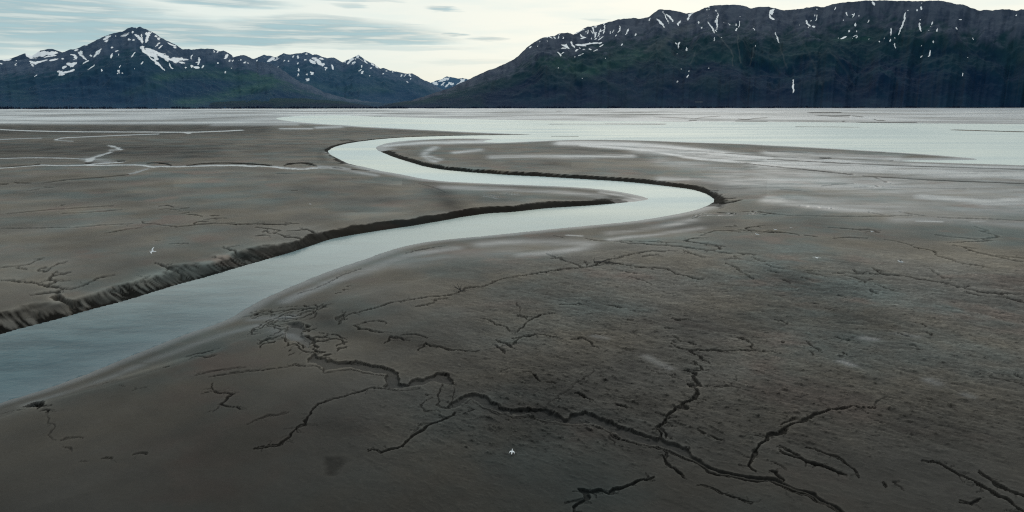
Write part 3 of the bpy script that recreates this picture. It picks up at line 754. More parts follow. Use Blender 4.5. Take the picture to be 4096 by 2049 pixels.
# ------------------------------------------------------------------ micro relief
rough_mask = sstep(900, 1150, PY) * sstep(1500, 2600, PX + 0.6 * (PY - 900)) * front * (1 - 0.75 * sstep(1650, 1950, PY))
bumps = fbm(fu / 2.2, fv / 1.2, 5, 41, 0.65)
hum = np.maximum(0, fbm(fu / 1.3, fv / 0.6, 4, 47, 0.65) - 0.18)
near = 1 - sstep(160, 420, R_)
plain = sstep(0.35, 0.95, land)
H = H + np.where(inw, 0, 1) * plain * near * ((0.012 + 0.035 * rough_mask) * fbm(X / 6, Y / 6, 3, 51) + rough_mask * (0.07 * bumps + 0.17 * hum) + (1 - rough_mask) * 0.006 * bumps
                                             + 0.10 * perlin(X / 25, Y / 25, 53))
H = H - carve
H = np.where(inw, H, np.maximum(H, 0.03))

# steep faces: shade on their walls painted as darker silt
dHr = np.gradient(H, axis=0) / np.gradient(rad)[:, None]
dA = np.gradient(ang)
dHa = np.gradient(H, axis=1) / (R_ * np.maximum(np.abs(dA), 1e-4)[None, :])
slope = np.hypot(dHr, dHa)
# walls rising away from the camera take most of this painted shade
lim_lo = 0.25 + 0.0 * R_
darkw = sstep(0.20, 0.70, np.maximum(dHr, 0.55 * np.abs(dHa))) * (1 - sstep(450, 700, R_)) * (~inw)
bank = (1 - plain) * (~inw) * (wdist < 9)

# ------------------------------------------------------------------ wetness & tone of the mud (soft zones)


def zone(arr, pts, ry, amp, rx=None, mode='max', n=1.0):
    """soft stroke: ry is its half height in survey pixels"""
    P = chaikin(np.array(pts, float), 1) if len(pts) > 2 else np.array(pts, float)
    ys = 3.0 if rx is None else rx / ry
    for k in range(len(P) - 1):
        p, q = P[k], P[k + 1]
        x0, x1 = min(p[0], q[0]) - ry * ys * 2.2, max(p[0], q[0]) + ry * ys * 2.2
        y0, y1 = min(p[1], q[1]) - ry * 2.2, max(p[1], q[1]) + ry * 2.2
        m = np.nonzero(((PX > x0) & (PX < x1) & (PY > y0) & (PY < y1)).ravel())[0]
        if not len(m):
            continue
        d, _ = segdist(PX.ravel()[m] / ys, PY.ravel()[m], (p[0] / ys, p[1]), (q[0] / ys, q[1]))
        v = np.exp(-(d / ry) ** 2 * 1.2) * amp
        f = arr.ravel()
        if mode == 'max':
            f[m] = np.maximum(f[m], v)
        else:
            f[m] = np.minimum(f[m], -v)


wetz = np.zeros((NR, NC))
# far flats
st = fbm(X / 260, Y / 420, 3, 61) * 0.5 + fbm(X / 900, Y / 260, 3, 62) * 0.5
wetz = np.maximum(wetz, sstep(503 , 492, PY + 6 * st) * (0.66 + 0.85 * st) * front)
wetz = np.maximum(wetz, sstep(446, 438, PY) * front * (0.95 + 0.3 * st))
# wedge of wet silt between the bars
for pts, ry, a in [
    (B2([(500, 435), (900, 440), (1300, 455), (1700, 490), (2100, 540), (2576, 590)]), 11, 0.8),
    (B2([(700, 455), (1300, 500), (1600, 545), (1800, 585), (2100, 610), (2576, 640)]), 6, 0.9),
    (B3([(0, 630), (500, 670), (1000, 700), (1600, 735), (2576, 770)]), 22, 0.9),
    (B3([(600, 605), (1200, 625), (2000, 650), (2700, 670)]), 8, 0.85),
    (B3([(0, 540), (600, 560), (1300, 580)]), 12, 0.45),
    (B3([(1200, 830), (2000, 870), (2700, 900)]), 30, 0.5),
    (B3([(1550, 965), (1900, 1000), (2200, 1030), (2500, 1000), (2700, 970)]), 16, 0.9),
    (B3([(2200, 1050), (2700, 1060)]), 20, 0.8),
    (B3([(0, 1010), (200, 1030), (500, 1080), (900, 1110), (1300, 1130)]), 14, 0.6),
    (B3([(1500, 1220), (1750, 1228)]), 4, 0.9), (B3([(2050, 1228), (2180, 1222)]), 5, 0.9), (B3([(1300, 1190), (1900, 1200), (2700, 1260)]), 18, 0.5),
    (B2([(2576, 980), (2700, 1000)]), 12, 0.5),
    # inside the bends
    (B1([(1300, 455), (1500, 440), (1900, 425), (2300, 412)]), 8, 0.8), (B1([(1900, 430), (2576, 408)]), 7, 0.8), (B1([(1800, 480), (1680, 540), (1720, 590), (1800, 620)]), 6, 0.5),
    (B1([(2000, 530), (2250, 505)]), 6, 0.5), (B1([(1740, 570), (1850, 600)]), 5, 0.5),
    (B2([(-200, 575), (200, 565), (700, 572), (1200, 565)]), 8, 0.5),
    (B2([(1500, 790), (2000, 810), (2576, 830)]), 9, 0.35),
    (B1([(1900, 860), (2300, 870), (2576, 880)]), 14, 0.45), (B2([(0, 885), (500, 905), (900, 930)]), 12, 0.4),
    (B2([(900, 890), (1150, 925), (1300, 960)]), 6, 0.7),
    # right of the near reach
    (C2([(-300, 140), (0, 120), (400, 130), (800, 150), (700, 215), (400, 268), (100, 285)]), 16, 0.55),
    (C2([(1000, 110), (1200, 85), (1400, 70), (1600, 40), (1900, 0)]), 9, 0.6),
    (B2([(1000, 1290), (1300, 1260), (1600, 1215), (1800, 1160)]), 12, 0.5),
    (C1([(2000, 180), (1700, 220), (1400, 280), (1150, 380), (900, 450), (600, 560), (300, 690)]), 14, 0.5),
    (C1([(1500, 330), (1900, 300), (2576, 240)]), 22, 0.35),
    (C0([(2576, 960), (2200, 1050), (1800, 1180), (1500, 1288)]), 12, 0.35), (D0([(1100, 60), (800, 190), (500, 300), (200, 390)]), 12, 0.35),
    (E1([(150, 240), (600, 260), (1000, 290)]), 12, 0.5), (E1([(600, 600), (700, 700)]), 14, 0.3), (E1([(950, 720), (1150, 800)]), 14, 0.5),
    # left bank of the outer bend and creek
    (B1([(760, 530), (850, 560), (950, 620)]), 7, 0.8), (B1([(640, 670), (900, 690), (1200, 730)]), 6, 0.4),
    (B0([(2150, 250), (2576, 248)]) + B1([(400, 245)]), 6, 0.5), (B1([(250, 290), (560, 290)]), 3, 0.7), (B1([(620, 280), (850, 270)]), 5, 0.6),
    (B0([(880, 600), (1000, 610), (1100, 625)]), 8, 0.4),
    (D2([(1060, 50), (1150, 100), (1250, 150)]), 8, 0.25), (C3([(950, 1140), (1080, 1160)]), 8, 0.45), (C3([(1280, 1095), (1500, 1130)]), 8, 0.35),
    (D3([(580, 90), (680, 125)]), 7, 0.35), (D3([(1270, 240), (1350, 270)]), 9, 0.3), (D3([(1560, 350), (1630, 380)]), 7, 0.3),
    (C2([(820, 1120), (950, 1150)]), 6, 0.3), (C2([(560, 50), (700, 62)]), 3, 0.8),
]:
    zone(wetz, pts, ry, a)
glit = fbm(X / 30, Y / 11, 5, 66, 0.65)
for pts, ry, a in [
    (B3([(200, 640), (1200, 700), (2000, 740), (2800, 760)]), 34, 0.72), (B2([(1300, 500), (2000, 560), (2576, 620)]), 16, 0.6),
    (B3([(900, 820), (1800, 860), (2800, 900)]), 34, 0.42), (B3([(300, 1010), (1300, 1080), (2800, 1120)]), 44, 0.30), (B2([(2200, 900), (2576, 960)]), 30, 0.15)]:
    zone(wetz, pts, ry, a)
for pts, ry, a in [(B3([(-300, 800), (800, 860), (2000, 930), (2800, 960)]), 46, 0.50), (B3([(-100, 700), (900, 790), (1600, 840)]), 26, 0.42), (B2([(1500, 620), (2100, 690), (2576, 740)]), 18, 0.30), (B3([(400, 1020), (1500, 1090), (2800, 1130)]), 30, 0.42)]:
    zone(wetz, pts, ry, a)
wetz = wetz * np.where(PY > 740, 0.92, 1.0) * np.clip(0.92 + 0.55 * glit * sstep(520, 640, PY), 0.3, 1.3)
wet = np.where(inw, 0, np.maximum(wet, np.clip(wetz, 0, 1)))
wet = np.maximum(wet, (1 - sstep(0.2, 1.4, wdist * 40 / np.maximum(R_, 40))) * 0.5 * gent)

albz = np.zeros((NR, NC))
for pts, ry, a in [
    (B2([(1200, 640), (1800, 740), (2576, 830)]), 40, 0.34), (B3([(0, 800), (1000, 900), (2700, 1000)]), 46, 0.36), (B3([(0, 980), (1500, 1090), (2700, 1150)]), 40, 0.26), (C2([(300, 200), (1000, 160), (1700, 90)]), 26, 0.22), (C3([(300, 250), (1500, 330), (2500, 450)]), 40, 0.14),
    (B1([(1000, 1150), (1400, 1100), (1650, 1000), (1700, 900), (1500, 830)]), 24, 0.42), (C1([(1200, 400), (1700, 250), (2400, 160)]), 30, 0.22), (B2([(500, 640), (1500, 690)]), 14, 0.2),
    (B2([(900, 620), (1600, 660), (2400, 720), (3100, 800)]), 34, 0.22),
    (B2([(1500, 800), (2000, 825), (2576, 850)]), 10, 0.25),
    (C1([(800, 900), (1200, 700), (1800, 560), (2500, 420)]), 50, 0.12),
    (D0([(960, 185), (1200, 120), (1460, 45)]), 10, 0.5),
    (C0([(700, 780), (620, 740), (500, 700)]), 8, 0.25), (C0([(1450, 500), (1800, 420), (2100, 350)]), 12, 0.3), (C0([(2200, 290), (2350, 280)]), 8, 0.4),
    (D2([(1060, 60), (1200, 130), (1300, 165)]), 8, 0.3),
    (B0([(1500, 880), (2200, 800), (2576, 760)]), 30, 0.15),
]:
    zone(albz, pts, ry, a)
for pts, ry, a in [
    (B1([(1800, 860), (1900, 950), (1960, 1060)]), 20, 0.42), (B1([(500, 900), (1000, 1000), (1300, 1000)]), 24, 0.22), (B2([(1000, 940), (1250, 990)]), 14, 0.25), (B1([(2300, 1020), (2576, 1000)]), 16, 0.2),
    (B0([(-200, 310), (1500, 300), (2576, 290)]), 34, 0.52), (B0([(-200, 500), (1200, 500), (2000, 520)]), 46, 0.5), (B0([(-100, 800), (1000, 900)]), 40, 0.2), (B0([(2000, 420), (2576, 500)]) + B1([(500, 480)]), 30, 0.25), (B1([(0, 330), (600, 330), (1200, 320), (2000, 325)]), 12, 0.25),
    (B2([(0, 620), (400, 640)]), 12, 0.2), (B2([(2050, 870), (2300, 890)]), 16, 0.25), (B2([(400, 480), (900, 500), (1300, 560)]), 10, 0.2),
    (B1([(700, 480), (640, 540), (680, 610)]), 8, 0.3), (B0([(1200, 940), (1350, 1010)]), 24, 0.2),
    (C1([(1000, 1100), (1300, 1150), (1700, 1200)]), 30, 0.3), (C1([(700, 960), (760, 1000)]), 20, 0.25),
    (C1([(2200, 400), (2576, 350)]) + C2([(300, 330)]), 14, 0.12), (D1([(550, 580), (700, 640)]), 40, 0.2), (D2([(900, 480), (1100, 440)]), 26, 0.25), (D2([(350, 290), (450, 340)]), 20, 0.2),
    (B2([(1700, 1230), (2200, 1180)]), 12, 0.2), (C2([(2000, 1000), (2400, 1050)]), 40, 0.15), (C3([(0, 470), (500, 640), (900, 700)]), 34, 0.2), (C3([(800, 880), (1200, 980)]), 40, 0.15),
    (D3([(700, 900), (1100, 950)]), 60, 0.2), (C3([(2000, 780), (2576, 900)]), 50, 0.15),
]:
    zone(albz, pts, ry, a, mode='min')
albz = albz * 1.25
scroll = perlin(wdist / 5.0 + 0.6 * n12[0], n12[1] * 0.4, 81) * sstep(46, 22, wdist) * gent
albz = albz + 0.16 * scroll
blot = fbm(X / 18, Y / 18, 4, 71)
blot2 = fbm(fu / 5, fv / 2.6, 5, 75, 0.65)
tone = 1 + albz + 0.27 * blot * front + (0.18 * rough_mask + 0.055) * blot2 * near
tone = tone * np.interp(R_, [45, 60, 80, 105, 133, 200, 320], [0.37, 0.48, 0.74, 1.02, 1.30, 1.42, 1.42])  # vignette painted into the tone: darker toward the camera
dk = np.clip(np.maximum(crack, 0.62 * darkw), 0, 1)
streak = ridged(fv / 1.1, fu / 9.0, 3, 35)
fbank = sstep(110, 165, R_)
dk = np.maximum(dk, cutb * (fbank * 0.88 + (1 - fbank) * np.clip(0.36 + (1.7 + 3.0 * perlin(X / 5.5, Y / 5.5, 43)) * (streak - 0.56) + 0.30 * slump + 0.35 * (1 - land) ** 2 + 0.30 * (1 - sstep(0.3, 1.6, wdist)), 0.0, 0.94)))  # shade on the cut bank face painted in, with dark streaks
def blur(a, n, ax):
    c = np.cumsum(np.pad(a, [(n + 1, n) if i == ax else (0, 0) for i in (0, 1)], mode='edge'), axis=ax)
    return (np.take(c, np.arange(2 * n + 1, c.shape[ax]), ax) - np.take(c, np.arange(0, c.shape[ax] - 2 * n - 1), ax)) / (2 * n + 1)


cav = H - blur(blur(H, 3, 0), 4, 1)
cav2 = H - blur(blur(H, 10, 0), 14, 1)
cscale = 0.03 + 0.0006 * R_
ctone = np.clip(cav / cscale, -1, 1) * 0.42 + np.clip(cav2 / (2.2 * cscale), -1, 1) * 0.20  # painted shading: crests lighter as if lit, hollows darker
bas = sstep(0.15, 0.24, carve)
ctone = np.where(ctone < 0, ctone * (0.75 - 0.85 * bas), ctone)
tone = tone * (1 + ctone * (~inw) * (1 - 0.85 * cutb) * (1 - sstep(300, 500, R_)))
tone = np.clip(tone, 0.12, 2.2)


def grid_mesh(name, X, Y, Z, close=True, flip=False):
    nr, nc = X.shape
    me = bpy.data.meshes.new(name)
    co = np.stack([X, Y, Z], -1).reshape(-1, 3).astype(np.float32)
    idx = np.arange(nr * nc).reshape(nr, nc)
    if close:
        idx = np.hstack([idx, idx[:, :1]])
    a = idx[:-1, :-1].ravel(); b = idx[:-1, 1:].ravel(); c = idx[1:, 1:].ravel(); d = idx[1:, :-1].ravel()
    q = np.stack([a, d, c, b] if not flip else [a, b, c, d], 1).astype(np.int32)
    nf = len(q)
    me.vertices.add(len(co)); me.vertices.foreach_set("co", co.ravel())
    me.loops.add(nf * 4); me.loops.foreach_set("vertex_index", q.ravel())
    me.polygons.add(nf)
    me.polygons.foreach_set("loop_start", np.arange(0, nf * 4, 4, dtype=np.int32))
    me.polygons.foreach_set("use_smooth", np.ones(nf, bool))
    me.update(calc_edges=True)
    return me


def attr(me, name, a):
    t = me.attributes.new(name, 'FLOAT', 'POINT')
    t.data.foreach_set("value", np.ascontiguousarray(a, np.float32).ravel())


def link(name, me, mat, label=None, cat=None, kind=None, parent=None, group=None):
    o = bpy.data.objects.new(name, me)
    COL.objects.link(o)
    if mat:
        me.materials.append(mat)
    if label: o["label"] = label
    if cat: o["category"] = cat
    if kind: o["kind"] = kind
    if group: o["group"] = group
    if parent: o.parent = parent
    return o


# ------------------------------------------------------------------ node helpers
def mat(name):
    m = bpy.data.materials.new(name)
    m.use_nodes = True
    nt = m.node_tree
    for n in list(nt.nodes):
        nt.nodes.remove(n)
    out = nt.nodes.new('ShaderNodeOutputMaterial')
    return m, nt, out


class N:
    def __init__(s, nt):
        s.nt = nt

    def n(s, t, **kw):
        nd = s.nt.nodes.new(t)
        for k, v in kw.items():
            setattr(nd, k, v)
        return nd

    def set(s, inp, v):
        if hasattr(v, 'is_output') or isinstance(v, bpy.types.NodeSocket):
            s.nt.links.new(v, inp)
        else:
            inp.default_value = v

    def m(s, op, a, b=None, c=None, clamp=False):
        nd = s.n('ShaderNodeMath', operation=op)
        nd.use_clamp = clamp
        s.set(nd.inputs[0], a)
        if b is not None: s.set(nd.inputs[1], b)
        if c is not None: s.set(nd.inputs[2], c)
        return nd.outputs[0]

    def mix(s, f, a, b, mode='MIX'):
        nd = s.n('ShaderNodeMix', data_type='RGBA', blend_type=mode)
        s.set(nd.inputs[0], f); s.set(nd.inputs[6], a); s.set(nd.inputs[7], b)
        return nd.outputs[2]

    def attr(s, name):
        return s.n('ShaderNodeAttribute', attribute_name=name).outputs['Fac']

    def noise(s, vec, scale, detail=4, rough=0.5, out=0):
        nd = s.n('ShaderNodeTexNoise')
        if vec is not None: s.nt.links.new(vec, nd.inputs['Vector'])
        nd.inputs['Scale'].default_value = scale
        nd.inputs['Detail'].default_value = detail
        nd.inputs['Roughness'].default_value = rough
        return nd.outputs[out]

    def ramp(s, x, a, b, lo=0.0, hi=1.0):
        nd = s.n('ShaderNodeMapRange')
        nd.interpolation_type = 'SMOOTHSTEP'
        s.set(nd.inputs[0], x)
        nd.inputs[1].default_value = a; nd.inputs[2].default_value = b
        nd.inputs[3].default_value = lo; nd.inputs[4].default_value = hi
        return nd.outputs[0]

    def mapping(s, vec, scale=(1, 1, 1), rot=(0, 0, 0)):
        nd = s.n('ShaderNodeMapping')
        s.nt.links.new(vec, nd.inputs[0])
        nd.inputs['Scale'].default_value = scale
        nd.inputs['Rotation'].default_value = rot
        return nd.outputs[0]

    def bump(s, h, strength, dist, normal=None):
        nd = s.n('ShaderNodeBump')
        s.set(nd.inputs['Height'], h)
        s.set(nd.inputs['Strength'], strength)
        nd.inputs['Distance'].default_value = dist
        if normal is not None: s.nt.links.new(normal, nd.inputs['Normal'])
        return nd.outputs[0]


# ------------------------------------------------------------------ mud
def mud_material():
    m, nt, out = mat("wet_mud")
    g = N(nt)
    pos = g.n('ShaderNodeNewGeometry').outputs['Position']
    wetA = g.attr("wet"); tone = g.attr("tone"); dark = g.attr("dark"); ro = g.attr("rough")
    n1 = g.noise(pos, 0.035, 5, 0.6)
    n2 = g.noise(g.mapping(pos, (0.5, 1.3, 1), (0, 0, fa)), 0.35, 6, 0.65)
    n3 = g.noise(pos, 2.2, 5, 0.7)
    c = g.mix(g.ramp(n1, 0.35, 0.65), (0.093, 0.087, 0.075, 1), (0.102, 0.088, 0.068, 1))
    c = g.mix(g.ramp(g.noise(pos, 0.03, 4, 0.6), 0.45, 0.65), c, (0.078, 0.088, 0.080, 1))
    c = g.mix(g.ramp(g.noise(pos, 0.05, 4, 0.6), 0.54, 0.68), c, (0.106, 0.086, 0.071, 1))
    v = g.m('ADD', g.m('MULTIPLY', g.ramp(n2, 0.25, 0.75, -0.16, 0.16), g.m('ADD', 0.22, ro)), 1.0)
    v = g.m('MULTIPLY', v, g.m('ADD', 1.0, g.m('MULTIPLY', g.ramp(n3, 0.25, 0.75, -0.16, 0.16), g.m('ADD', 0.35, ro))))
    spk = g.noise(g.mapping(pos, (0.9, 1.9, 1), (0, 0, fa)), 0.9, 4, 0.75)
    spk2 = g.noise(g.mapping(pos, (0.8, 1.8, 1), (0, 0, fa)), 2.4, 3, 0.7)
    sp1 = g.m('MULTIPLY', g.ramp(spk, 0.56, 0.66), g.m('ADD', g.m('MULTIPLY', ro, 0.66), 0.02))
    sp2 = g.m('MULTIPLY', g.ramp(spk2, 0.57, 0.70), g.m('ADD', g.m('MULTIPLY', ro, 0.46), 0.06))
    v = g.m('MULTIPLY', v, g.m('SUBTRACT', 1.0, g.m('MAXIMUM', sp1, sp2)))
    v = g.m('ADD', v, g.m('MULTIPLY', g.ramp(spk, 0.42, 0.32), g.m('MULTIPLY', ro, 0.38)))
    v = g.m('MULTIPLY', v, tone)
    comb = g.n('ShaderNodeCombineColor')
    for i in range(3): g.set(comb.inputs[i], v)
    c = g.mix(1.0, c, comb.outputs[0], 'MULTIPLY')
    wt = g.n('ShaderNodeCombineColor')
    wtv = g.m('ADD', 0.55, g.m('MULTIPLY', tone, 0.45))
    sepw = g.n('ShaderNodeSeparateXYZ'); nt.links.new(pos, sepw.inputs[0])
    wtv = g.m('MULTIPLY', wtv, g.ramp(sepw.outputs[1], 130, 480, 1.0, 2.7))  # far wet mud brightened: sky sheen painted into its colour
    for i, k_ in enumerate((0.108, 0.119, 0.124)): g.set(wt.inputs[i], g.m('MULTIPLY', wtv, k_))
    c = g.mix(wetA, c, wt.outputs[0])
    dk_ = g.m('SUBTRACT', 1.0, g.m('MULTIPLY', dark, 0.96))
    comb2 = g.n('ShaderNodeCombineColor')
    for i in range(3): g.set(comb2.inputs[i], dk_)
    c = g.mix(1.0, c, comb2.outputs[0], 'MULTIPLY')
    b = g.n('ShaderNodeBsdfPrincipled')
    g.set(b.inputs['Base Color'], c)
    r = g.m('ADD', g.m('MULTIPLY', wetA, -0.50), 0.78)
    r = g.m('ADD', r, g.ramp(n2, 0.2, 0.8, -0.06, 0.06), clamp=True)
    g.set(b.inputs['Roughness'], r)
    sp = g.m('ADD', g.m('MULTIPLY', wetA, 0.66), 0.09)
    sp = g.m('MULTIPLY', sp, g.m('SUBTRACT', 1.0, dark))
    g.set(b.inputs['Specular IOR Level'], sp)
    dry = g.m('SUBTRACT', 1.0, wetA)
    h = g.m('ADD', g.m('MULTIPLY', n2, 0.7), g.m('MULTIPLY', n3, 0.18))
    g.set(b.inputs['Normal'], g.bump(h, g.m('MULTIPLY', g.m('ADD', 0.12, ro), g.m('MULTIPLY', dry, 0.55)), 0.2))
    nt.links.new(b.outputs[0], out.inputs[0])
    return m


me = grid_mesh("mudflat", X, Y, H, True, True)
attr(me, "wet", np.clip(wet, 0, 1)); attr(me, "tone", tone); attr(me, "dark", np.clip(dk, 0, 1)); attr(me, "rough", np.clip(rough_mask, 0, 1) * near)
link("mudflat", me, mud_material(), "grey brown tidal mudflat cut by branching gullies, from the foreground to the far shore", "mudflat", "structure")


# ------------------------------------------------------------------ water
def water_material():
    m, nt, out = mat("silty_water")
    g = N(nt)
    pos = g.n('ShaderNodeNewGeometry').outputs['Position']
    flow = g.mapping(pos, (0.16, 0.5, 1), (0, 0, math.radians(-38)))
    n1 = g.noise(flow, 0.5, 5, 0.65)
    n2 = g.noise(pos, 0.9, 4, 0.6)
    n3 = g.noise(g.mapping(pos, (0.004, 0.02, 1)), 1.0, 4, 0.6)
    c = g.mix(g.ramp(n1, 0.38, 0.62), (0.006, 0.046, 0.062, 1), (0.046, 0.104, 0.120, 1))
    c = g.mix(g.m('MULTIPLY', g.attr('shallow'), 0.8), c, (0.13, 0.17, 0.18, 1))
    sp_ = g.n('ShaderNodeSeparateXYZ'); nt.links.new(pos, sp_.inputs[0])
    silt = g.ramp(sp_.outputs[1], 75, 235)                 # farther out: pale silt, and sky reflection painted into the colour
    c = g.mix(silt, c, g.mix(g.ramp(n3, 0.35, 0.65), (0.40, 0.51, 0.50, 1), (0.62, 0.66, 0.56, 1)))
    c = g.mix(g.ramp(sp_.outputs[0], 80, 420, 0, 0.55), c, g.mix(silt, c, (0.36, 0.46, 0.45, 1)))
    b = g.n('ShaderNodeBsdfPrincipled')
    g.set(b.inputs['Base Color'], c)
    g.set(b.inputs['Roughness'], g.m('ADD', g.ramp(n3, 0.3, 0.7, 0.12, 0.22), g.m('MULTIPLY', silt, 0.16)))
    b.inputs['IOR'].default_value = 1.33
    g.set(b.inputs['Specular IOR Level'], g.m('ADD', g.m('MULTIPLY', silt, 0.52), 0.07))
    h = g.m('ADD', g.m('MULTIPLY', n1, 0.5), g.m('MULTIPLY', n2, 0.25))
    g.set(b.inputs['Normal'], g.bump(h, 0.26, 0.25))
    nt.links.new(b.outputs[0], out.inputs[0])
    return m


def flat_poly(name, pts, z):
    from mathutils.geometry import tessellate_polygon
    v = [Vector((p[0], p[1], 0)) for p in pts]
    tris = tessellate_polygon([v])
    me = bpy.data.meshes.new(name)
    me.from_pydata([(p[0], p[1], z) for p in pts], [], [tuple(t) for t in tris])
    me.update()
    bm = bmesh.new(); bm.from_mesh(me)
    bmesh.ops.recalc_face_normals(bm, faces=bm.faces)
    for f in bm.faces:
        if f.normal.z < 0: f.normal_flip()
    bm.to_mesh(me); bm.free()
    return me


# one sheet at tide level; the mud rises out of it along the surveyed edge
ri = np.unique(np.concatenate([np.arange(0, NR - 6, 3), np.arange(NR - 6, NR)]))
ci = np.unique(np.concatenate([np.arange(0, len(a_in), 4), [len(a_in) - 1], np.arange(len(a_in), NC, 3)]))
shallow = np.where(inw & (gent > 0.5), np.exp(-(wdist * 1.0) / 5.0), 0) * sstep(600, 250, R_)
wm = grid_mesh("river_water", X[np.ix_(ri, ci)], Y[np.ix_(ri, ci)], np.zeros((len(ri), len(ci))), True, True)
attr(wm, "shallow", shallow[np.ix_(ri, ci)])
link("river_water", wm, water_material(), "pale winding tidal river running across the mud into the broad bright estuary", "river", "structure")

# ------------------------------------------------------------------ mountains


def interp(pts, x):
    p = np.array(sorted(pts), float)
    return np.interp(x, p[:, 0], p[:, 1])


SHORE = [(-2000, 438.5), (0, 437.0), (1024, 435.5), (2048, 434.0), (3072, 433.0), (4096, 431.8), (6000, 431.5)]


def mountain(name, sil, dr, ds_fn, x0, x1, step, rows, seed, label, spur=90., spur_len=900., prof=1.1, jag=6.0, snow=(), green=(), scree=(), haze=0.0, rock_line=(0.55, 0.75), rock_amt=1.0, base=-3.0, forest_tint=1.0, auto_snow=0.0):
    px = np.arange(x0, x1 + step, step)
    py = interp(sil, px)
    py = py + jag * (fbm(px / 26., px * 0 + seed, 4, seed, 0.6) * 0.35)
    drv = dr(px) if callable(dr) else np.full(len(px), float(dr))
    dx, dy, dz = ray(px, py)
    L = np.hypot(dx, dy)
    zr = CAM_H + dz / L * drv
    ux, uy = dx / L, dy / L
    ds = ds_fn(px)
    t = np.concatenate([np.linspace(0, 1, rows), np.linspace(1.06, 1.7, 8)])[:, None]
    tf = np.minimum(t, 1)
    D = ds[None] + (drv - ds)[None] * t
    wx = ux[None] * D; wy = uy[None] * D
    P = tf ** prof
    Z = zr[None] * np.where(t <= 1, P, np.maximum(0, 1 - (t - 1) * 1.2))
    u = wx / spur_len
    v = wy / spur_len
    ua = np.repeat((np.arctan2(ux, uy) * drv.mean() / spur_len)[None], len(t), 0)
    va = tf * (drv - ds)[None] / spur_len
    warp = 0.16 * fbm(ua * 1.6, va * 0.7, 3, seed + 5)
    rid = ridged(ua * 1.0 + warp, va * 0.34 + 0.5 * warp, 4, seed + 9, 0.45)
    rid = 0.65 * rid + 0.35 * ridged(wx / 620. + 0.3 * warp, wy / 760., 4, seed + 13, 0.45)
    fine = fbm(ua * spur_len / 110., va * spur_len / 150., 4, seed + 20, 0.6)
    env = np.clip(4 * tf * (1 - tf), 0, 1) * np.clip(zr / 500., 0.1, 1)[None]
    hgt = spur * (rid - 0.62) * env * 1.6 + 7 * fine * env
    Z = Z + hgt + base
    Z[0] = base
    fx, fy = project(wx, wy, Z)
    vis = (t <= 1.0) * np.ones_like(Z)
    me = grid_mesh(name, wx, wy, Z, close=False, flip=True)
    # snow fields
    S = np.zeros(Z.size)
    fsn = (perlin(wx / 45., Z / 25., 14) + 0.6 * perlin(wx / 20., Z / 14., 15)).ravel()
    fxx = (fx + 2.5 * perlin(wx / 60., wy / 60., 3) + 3 * perlin(wx / 140, Z / 60., 8)).ravel(); fyy = (fy + 2.2 * perlin(wx / 50., Z / 40., 4)).ravel()
    for s in snow:
        pts, w = s[0], s[1]
        amp = s[2] if len(s) > 2 else 1.0
        for k in range(max(1, len(pts) - 1)):
            p = pts[k]; q = pts[min(k + 1, len(pts) - 1)]
            wmax = w * 2.5
            m = np.nonzero((fxx > min(p[0], q[0]) - wmax) & (fxx < max(p[0], q[0]) + wmax) & (fyy > min(p[1], q[1]) - wmax) & (fyy < max(p[1], q[1]) + wmax))[0]
            if len(m) == 0: continue
            d, tt = segdist(fxx[m], fyy[m], p, q)
            npt = max(1, len(pts) - 1)
            cc = (k + tt) / npt
            wl = w * (0.30 + 0.80 * np.sqrt(np.clip(4 * cc * (1 - cc), 0, 1))) * (1 + 0.55 * fsn[m])
            wl = np.maximum(wl, 0.3)
            S[m] = np.maximum(S[m], amp * (1 - sstep(0.55 * wl, 1.25 * wl + 0.5, d)))
    if auto_snow:
        relz = (Z / np.maximum(zr[None], 60))
        chute = sstep(0.50, 0.28, rid + 0.10 * fine) * sstep(auto_snow, auto_snow + 0.15, relz + 0.12 * fbm(ua * 2.2, va, 3, seed + 31)) * sstep(-0.1, 0.35, fbm(ua * 3.0, va * 0.8, 3, seed + 33)) * sstep(1.0, 0.93, tf)
        S = np.maximum(S, 0.9 * chute.ravel())
    attr(me, "snow", S * vis.ravel())
    G = np.zeros(Z.size)
    for pts, ry, a in green:
        for k in range(max(1, len(pts) - 1)):
            p = pts[k]; q = pts[min(k + 1, len(pts) - 1)]
            d, _ = segdist(fx.ravel() / 2.2, fy.ravel(), (p[0] / 2.2, p[1]), (q[0] / 2.2, q[1]))
            G = np.maximum(G, a * np.exp(-(d / ry) ** 2))
    attr(me, "green", G)
    SC = np.zeros(Z.size)
    for pts, w, a in scree:
        for k in range(max(1, len(pts) - 1)):
            p = pts[k]; q = pts[min(k + 1, len(pts) - 1)]
            d, _ = segdist(fxx, fyy, p, q)
            SC = np.maximum(SC, a * (1 - sstep(0.4 * w, 1.3 * w, d)))
    attr(me, "scree", SC)
    rel = (Z / np.maximum(zr[None], 60)).clip(-0.1, 1.1)
    rk = sstep(rock_line[0], rock_line[1], rel + 0.13 * fine + 0.30 * (rid - 0.6)) * rock_amt
    attr(me, "rock", rk)
    attr(me, "rid", rid)
    attr(me, "rel", rel + 0 * Z)
    attr(me, "chute", fbm(ua * 13.0 + 0.5 * warp, va * 1.3, 4, seed + 51, 0.6))
    m, nt, out = mat(name + "_slopes")
    g = N(nt)
    pos = g.n('ShaderNodeNewGeometry').outputs['Position']
    n1 = g.noise(pos, 0.004, 6, 0.6)
    n2 = g.noise(pos, 0.03, 5, 0.7)
    ns = g.noise(g.mapping(pos, (1.0, 0.35, 0.18)), 0.012, 6, 0.65)
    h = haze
    fo0 = np.array((0.0026, 0.0160, 0.041)) * forest_tint; fo1 = np.array((0.0045, 0.0255, 0.050)) * forest_tint  # forest blues include the tint of distance haze
    bl = np.array((0.028, 0.098, 0.180))  # blue aerial haze, painted into the slope colours
